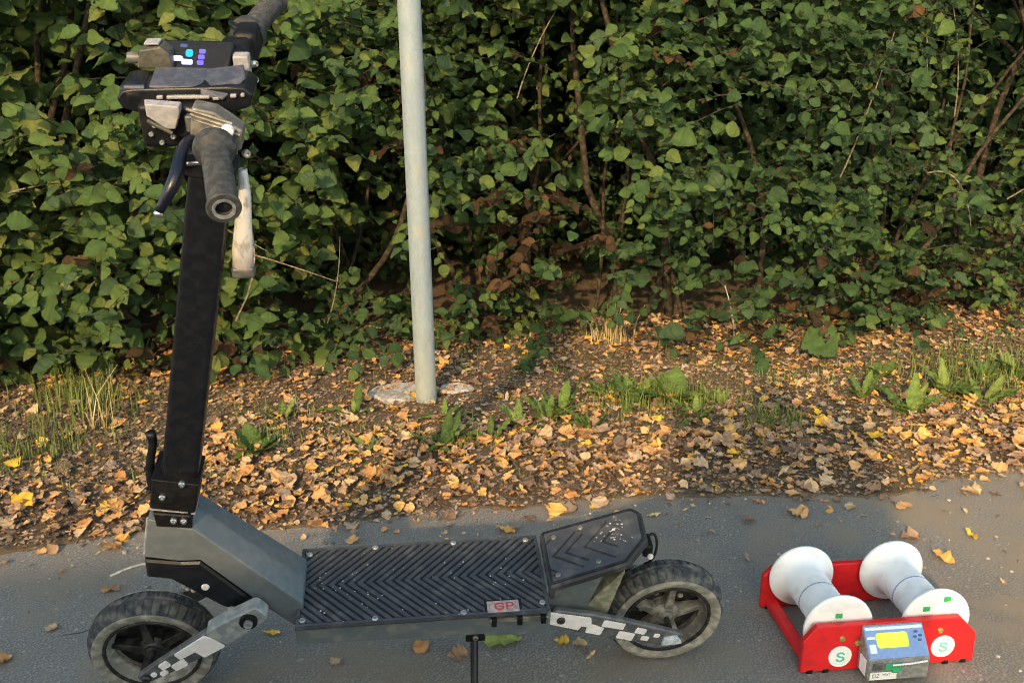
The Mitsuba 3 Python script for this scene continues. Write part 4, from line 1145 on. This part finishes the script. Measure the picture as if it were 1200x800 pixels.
# long headlight style housing lying fore and aft across the bar
hg = [(-.392, .000), (-.386, .017), (-.372, .024), (-.25, .028), (-.230, .024), (-.222, .006), (-.226, -.012), (-.25, -.020), (-.372, -.018), (-.388, -.012)]
hpts = [(x, y, 1.265 + (z * .5 if z > 0 else z) * (.85 if abs(y + .027) > .02 else 1)) for x, z in hg for y in (-.062, -.040, -.010, .008)]
hh = sp('headlight_housing', trimesh.convex.convex_hull(np.vstack([hull(hpts, .004).vertices])), 'black_paint', smooth=35, label='long black housing with slate grey top across the handlebar')
sp('top_cover', hull([(x, y, z) for x, y, z in ((-.350, -.060, 1.2795), (-.350, -.008, 1.2870), (-.285, -.008, 1.2850), (-.285, -.062, 1.2770), (-.285, -.055, 1.2710), (-.350, -.055, 1.2730))], .003), 'slate_plastic', smooth=20, parent=hh, label='slate grey top cover')
sp('top_cover', hull([(x, y, z) for x, y, z in ((-.283, -.064, 1.2760), (-.283, -.008, 1.2840), (-.236, -.006, 1.2890), (-.230, -.045, 1.2850), (-.258, -.069, 1.2660), (-.283, -.066, 1.2700))], .003), 'slate_plastic', smooth=20, parent=hh)
for n_, x0_, x1_, z_ in (('light_spot', -.343, -.335, .000), ('light_bar', -.330, -.274, .000), ('light_spot', -.270, -.262, -.002), ('light_spot', -.247, -.239, .001), ('light_spot', -.233, -.228, .002)):
    sp(n_, rbox([x0_, -.0715, 1.266 + z_], [x1_, -.064, 1.2700 + z_], .001), 'pale_plastic', parent=hh)
sp('end_cap', rbox([-.394, -.067, 1.249], [-.353, .006, 1.286], .015), 'black_paint', smooth=50, parent=hh)
sp('end_shine', tube([(-.384, -.062, 1.279), (-.358, -.062, 1.279)], .004, 8), 'slate_plastic', smooth=True, parent=hh)  # painted-in highlight on the black cap, drawn as a grey strip
# grey box, display and far controls
gb = sp('sensor_box', hull([(x, y, z) for y in (.004, .034) for x, z in ((-.376, 1.288), (-.370, 1.308), (-.345, 1.312), (-.336, 1.304), (-.334, 1.286))], .003), 'tan_plastic', smooth=25, label='small dull tan box at the front of the handlebar')
sp('box_cap', rbox([-.366, .006, 1.316], [-.346, .030, 1.319], .001), 'pale_plastic', parent=gb)
sp('box_knob', cyl((-.392, .015, 1.296), (-.376, .015, 1.297), .008, 14), 'arm_grey', smooth=30, parent=gb)
dk = sp('display', hull([(-.342, .014, 1.282), (-.262, .014, 1.278), (-.339, .044, 1.308), (-.254, .044, 1.306), (-.340, .052, 1.285), (-.25, .052, 1.285), (-.335, .04, 1.27), (-.26, .04, 1.27)], .004), 'black_paint', smooth=20, label='lit display with white cyan and purple segments')
dn = N(np.cross(np.array([.080, 0, -.004]), np.array([.003, .030, .026])))
dn = dn if dn[1] < 0 else -dn
du = N(np.array([.078, 0, -.004])); dv = N(np.cross(dn, du)); dv = dv if dv[2] > 0 else -dv
d0 = np.array([-.341, .014, 1.282]) + dn * .0042
def disp(name, u0, u1, v0, v1, em, r=.0015):
    P = rounded([(u0, v0), (u1, v0), (u1, v1), (u0, v1)], r)
    m = prism(P, 0, .0012, 0)
    B = np.stack([du, dv, dn], 1)
    if np.linalg.det(B) < 0:
        m.invert()
    m.vertices = m.vertices @ B.T + d0
    m.vertices = m.vertices @ SM[:3, :3].T + SM[:3, 3]
    if m.volume < 0:
        m.invert()
    add(dk + '__' + name, m, 'black_matte', emitter=emit(em))
disp('white_segment', .006, .021, .009, .017, (.085, .08, .11), .004)
disp('white_segment', .019, .034, .004, .012, (.085, .08, .11), .004)
disp('cyan_segment', .024, .034, .016, .028, (.0, .05, .075), .004)
disp('purple_segment', .040, .049, .004, .011, (.018, .013, .08), .002)
disp('purple_segment', .041, .050, .013, .020, (.018, .013, .08), .002)
disp('purple_segment', .042, .051, .022, .029, (.018, .013, .08), .002)
disp('blue_segment', .016, .026, .031, .036, (.006, .009, .02), .002)
sp('throttle_block', tri(man(rbox([-.278, .030, 1.258], [-.232, .115, 1.300], .010)) + man(rbox([-.262, .1, 1.262], [-.226, .165, 1.308], .010))), 'black_matte', smooth=30, label='black throttle housing on the far bar')
sp('bar_clamp', rbox([-.250, .006, 1.256], [-.228, .030, 1.300], .003), 'pale_plastic', smooth=30, label='pale metal bar clamp')
sp('far_lever', tube([(-.235, .11, 1.30), (-.262, .15, 1.302), (-.275, .20, 1.296)], .005, 8, smooth_n=10), 'black_paint', smooth=True)
sp('clamp_screw', screw((-.224, .02, 1.285), (1, -.4, .2), .005, .006), 'steel')
sp('clamp_screw', screw((-.226, .02, 1.262), (1, -.4, .2), .005, .006), 'steel')
# cables
for a, b, c_, d_ in (((-.30, -.05, 1.20), (-.335, -.05, 1.17), (-.335, .02, 1.10), (-.330, .03, 1.02)),):
    sp('cable', tube([a, b, c_, d_], .0035, 8, smooth_n=20), 'black_matte', smooth=True)

# ------------------------------------------------------------------ the red roller frame
DM = np.eye(4)
DM[:3, :3] = rotm([0, 0, 1], math.radians(6.4)); DM[:3, 3] = [.608, 1.741, 0]
dvk = thing('roller_stand', 'red frame holding two white rollers and a small lit display on the asphalt', 'roller stand')
def dp(name, m, bsdf, smooth=False, label=None, parent=None, **kw):
    m = m.copy()
    m.vertices = np.asarray(m.vertices) @ DM[:3, :3].T + DM[:3, 3]
    return add((parent or dvk) + '__' + name, m, bsdf, smooth=smooth, label=label, **kw)
fo = [(0, .004), (0, .080), (.027, .115), (.342, .115), (.382, .074), (.384, .004)]
fp = dp('front_plate', prism(fo, 0, .016, .002, 'xz'), 'device_red', label='red front plate with chamfered upper corners')
ro = [(0, .004), (0, .088), (.022, .108), (.355, .108), (.384, .080), (.384, .004)]
rp = dp('rear_plate', prism(ro, .240, .256, .002, 'xz'), 'device_red', label='red rear plate')
for x0, x1 in ((.010, .034), (.178, .206), (.350, .374)):
    dp('rail', rbox([x0, .014, .010], [x1, .242, .030], .003), 'device_red')
for cx in (.085, .302):
    half = [(.0001, .0215), (.050, .0215), (.072, .0225), (.0755, .026), (.0762, .030), (.0745, .0335), (.068, .037), (.060, .041), (.053, .047), (.0485, .055), (.0462, .066), (.0455, .082), (.0452, .105)]
    rk = dp('roller', lathe(half + [(.0450, .128)] + [(r_, .2565 - h_) for r_, h_ in half[::-1]], 'y', 72, (cx, 0, .092), False), 'roller_white', smooth=45, label='white spool shaped roller with flared ends')
    dp('blue_ring', lathe([(.0445, .1265), (.0456, .1265), (.0456, .1295), (.0445, .1295)], 'y', 60, (cx, 0, .092)), 'ring_blue', smooth=30, parent=rk)
    dp('roller_axle', cyl((cx, .012, .092), (cx, .245, .092), .005, 12), 'steel_dull', smooth=30, parent=rk)
    for mx, mz in (((.081, .124),) if cx < .2 else ((.274, .126), (.318, .147))):
        dp('green_mark', rbox([mx - .0075, .0195, mz - .0055], [mx + .0075, .0225, mz + .0055], .001), 'mark_green', parent=rk)
for cx, cz, ra in ((.083, .039, .0255), (.310, .046, .0265)):
    bk = dp('badge', lathe([(.0001, -.0022), (ra - .001, -.0022), (ra, -.0010), (ra, .001), (.0001, .001)], 'y', 48, (cx, 0, cz), False), 'badge_white', smooth=30, label='round white badge with a green letter S')
    t_ = meshkit.text_mesh('S', .022, .0010, bold=True)
    t_.vertices[:, 0] -= t_.bounds[:, 0].mean(); t_.vertices[:, 1] -= t_.bounds[:, 1].mean()
    t_.vertices = np.c_[t_.vertices[:, 0] * 1.1 + cx, -.0020 - t_.vertices[:, 2], t_.vertices[:, 1] + cz]
    dp('letter', t_, 'badge_green', parent=bk)
for cx in (.085, .302):
    dp('bearing', lathe([(.0001, .2555), (.014, .2555), (.0145, .2575), (.010, .2595), (.0001, .2595)], 'y', 24, (cx, 0, .080), False), 'steel_dull', smooth=30)
for x, z in ((.083, .083), (.298, .087), (.118, .070)):
    dp('screw', screw((x, -.0003, z), (0, -1, 0), .0065, .004), 'brass')
for x in (.020, .055, .322, .362):
    dp('rubber_foot', rbox([x - .007, -.001, 0], [x + .007, .018, .010], .002), 'black_matte')
for x in (.018, .362):
    dp('rubber_foot', rbox([x - .007, .238, 0], [x + .007, .257, .010], .002), 'black_matte')
# display unit on the front plate
bx0, bx1 = .122, .254
cs = dp('display_unit', prism([(-.052, .016), (-.052, .060), (-.012, .108), (-.001, .108), (-.001, .016)], bx0, bx1, .002, 'xy'), 'case_grey') if False else None
def side_prism(poly, x0, x1, b):
    m = prism(poly, x0, x1, b)            # poly in (y, z), extruded along x
    m.vertices = m.vertices[:, [2, 0, 1]]
    if m.volume < 0:
        m.invert()
    return m
cs = dp('display_unit', side_prism([(-.050, .012), (-.050, .060), (-.0008, .112), (-.0008, .012)], bx0, bx1, .002), 'case_grey', label='small grey box with a tilted blue panel and lit yellow screen')
pu = N(np.array([0, .0492, .052])); pn = N(np.array([0, -.052, .0492])); p0 = np.array([bx0, -.050, .060])
def panel(name, u0, u1, v0, v1, h0, h1, bsdf, r=.002, **kw):
    m = prism(rounded([(u0, v0), (u1, v0), (u1, v1), (u0, v1)], r), h0, h1, 0)
    B = np.stack([[1, 0, 0], pu, pn], 1)
    m.vertices = m.vertices @ B.T + p0
    if m.volume < 0:
        m.invert()
    return dp(name, m, bsdf, parent=cs, **kw)
panel('blue_panel', .002, .130, .003, .069, -.001, .0015, 'panel_blue')
panel('pale_stripe', .004, .128, .060, .066, .0012, .0022, 'panel_pale', .001)
panel('pale_stripe', .004, .022, .042, .047, .0012, .0022, 'panel_pale', .001)
panel('pale_patch', .006, .020, .014, .032, .0012, .0022, 'panel_pale', .002)
panel('screen', .024, .092, .024, .054, .0012, .0028, 'brass', .006, emitter=emit((.038, .086, .0)), label='lit yellow green screen')
for u, v in ((.108, .050), (.116, .042), (.104, .040), (.113, .033)):
    panel('panel_button', u, u + .008, v, v + .005, .0012, .0024, 'panel_ink', .0015)
dp('circuit_board', rbox([bx0 + .034, -.0535, .036], [bx0 + .072, -.0505, .052], .001), 'pcb_green', parent=cs, label='green circuit board piece')
dp('component', rbox([bx0 + .050, -.0560, .031], [bx0 + .066, -.0508, .040], .001), 'mark_green', parent=cs)
dp('pale_wire', tube([(bx0 + .050, -.053, .049), (bx0 + .09, -.0535, .050), (bx0 + .125, -.0525, .053)], .002, 6), 'label_paper', parent=cs)
dp('dark_chip', rbox([bx0 + .008, -.0535, .038], [bx0 + .030, -.0503, .054], .001), 'arm_grey', parent=cs)
lb = dp('paper_label', rbox([bx0 + .004, -.0525, .0145], [bx0 + .062, -.0505, .032], .0006), 'label_paper', parent=cs, label='white paper label with grey print')
for s, x, h in (('DZ', .008, .009), ('WWT', .030, .005)):
    t_ = meshkit.text_mesh(s, h, .0005, bold=True)
    t_.vertices = np.c_[t_.vertices[:, 0] + bx0 + x, -.0523 - t_.vertices[:, 2], t_.vertices[:, 1] + .020 + (.004 if h < .006 else 0)]
    dp('label_print', t_, 'label_ink', parent=cs)
dp('side_sticker', rbox([bx0 - .0022, -.040, .018], [bx0 - .0004, -.014, .055], .0005), 'label_paper', parent=cs, label='white sticker on the side of the display box')
